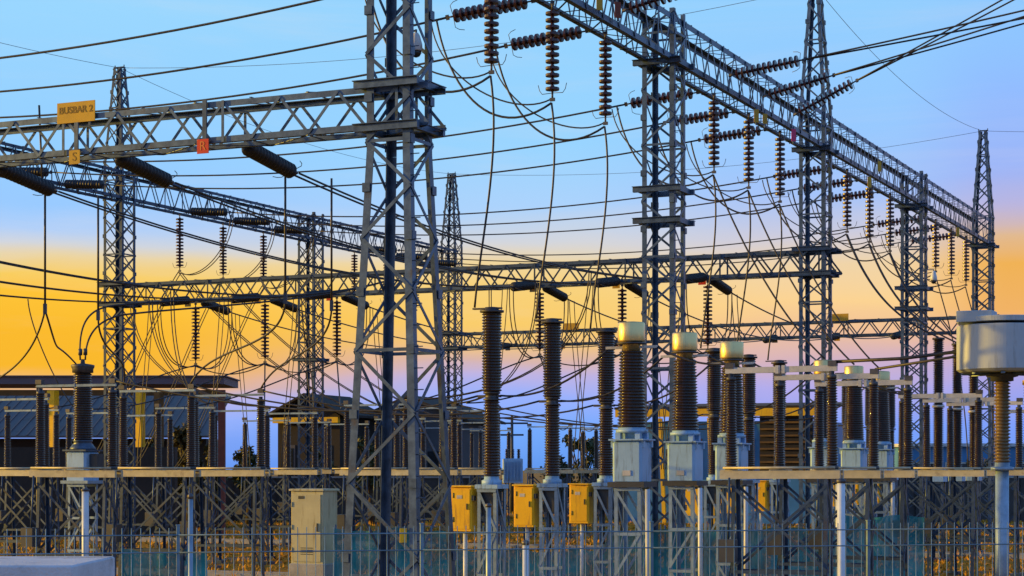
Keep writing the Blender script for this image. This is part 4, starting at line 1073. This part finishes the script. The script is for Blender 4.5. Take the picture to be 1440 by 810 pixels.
RF = ramp([(0, (140, 200, 255)), (130, (143, 186, 255)), (240, (152, 178, 248)), (285, (184, 178, 222)), (325, (224, 182, 140)), (375, (240, 174, 72)), (430, (240, 174, 92)), (480, (215, 168, 170)), (540, (165, 162, 232)), (600, (118, 156, 252)), (655, (100, 152, 242))], 0.968)
def mixc(f, a, b):
    n = N.new('ShaderNodeMix'); n.data_type = 'RGBA'
    L.new(f, n.inputs[0])
    for v, i in ((a, 6), (b, 7)):
        if isinstance(v, tuple): n.inputs[i].default_value = v
        else: L.new(v, n.inputs[i])
    return n.outputs[2]
def step(v, a, b):
    n = N.new('ShaderNodeMapRange'); n.interpolation_type = 'SMOOTHSTEP'; n.inputs[1].default_value = a; n.inputs[2].default_value = b; L.new(v, n.inputs[0]); return n.outputs[0]
def A(px): return math.atan((px-720)/FPX)
c = mixc(step(az, A(150), A(680)), RL, RM)
c = mixc(step(az, A(780), A(1120)), c, RR)
c = mixc(step(az, A(1240), A(1420)), c, RF)
# darker, deeper dusk overhead and behind
c = mixc(step(el, .26, .75), c, (.06, .16, .42, 1))
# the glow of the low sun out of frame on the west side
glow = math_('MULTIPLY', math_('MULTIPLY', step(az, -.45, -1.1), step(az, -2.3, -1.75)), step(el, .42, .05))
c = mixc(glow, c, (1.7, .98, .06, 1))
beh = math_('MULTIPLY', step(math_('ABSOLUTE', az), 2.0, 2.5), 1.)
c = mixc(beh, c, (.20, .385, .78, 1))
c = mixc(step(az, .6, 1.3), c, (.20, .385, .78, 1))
c = mixc(step(el, .7, 1.3), c, (.06, .16, .42, 1))
cl = N.new('ShaderNodeTexNoise'); cl.inputs['Scale'].default_value = 3.2; cl.inputs['Detail'].default_value = 7; cl.inputs['Roughness'].default_value = .6; cl.inputs['Distortion'].default_value = .6
mp2 = N.new('ShaderNodeMapping'); mp2.inputs['Scale'].default_value = (1, 1, 9); mp2.inputs['Location'].default_value = (3.1, .4, 0); L.new(tc.outputs['Generated'], mp2.inputs['Vector']); L.new(mp2.outputs[0], cl.inputs['Vector'])
c = mixc(math_('MULTIPLY', step(cl.outputs['Fac'], .5, .75), .16), c, (.82, .74, .72, 1))
# below the horizon: dim earth
c = mixc(step(el, 0.0, -.03), c, (.06, .06, .08, 1))
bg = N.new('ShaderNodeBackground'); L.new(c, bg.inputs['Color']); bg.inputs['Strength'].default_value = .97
sky = N.new('ShaderNodeTexSky'); sky.sky_type = 'NISHITA'; sky.sun_disc = False; sky.sun_elevation = SUN_EL; sky.sun_rotation = math.radians(270)
bs = N.new('ShaderNodeBackground'); L.new(sky.outputs[0], bs.inputs['Color']); bs.inputs['Strength'].default_value = .012
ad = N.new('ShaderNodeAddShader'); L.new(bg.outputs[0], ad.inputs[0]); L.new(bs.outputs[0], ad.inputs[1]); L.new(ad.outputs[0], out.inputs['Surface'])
scn.view_settings.view_transform = 'Standard'; scn.view_settings.look = 'None'; scn.view_settings.exposure = 0; scn.view_settings.gamma = 1
scn.cycles.max_bounces = 6; scn.cycles.use_denoising = True

# ------------------------------------------------------------------ label check
seen = {}
for o in bpy.data.objects:
    if o.parent is None and o.get('label'):
        seen.setdefault(o['label'], []).append(o.name)
        n = len(o['label'].split())
        if not 4 <= n <= 16: print('LABEL LENGTH', n, o.name, o['label'])
    elif o.parent is None and o.type in ('MESH', 'EMPTY') and o.get('kind') != 'structure': print('NO LABEL', o.name)
for k, v in seen.items():
    if len(v) > 1: print('DUP LABEL', k, v)
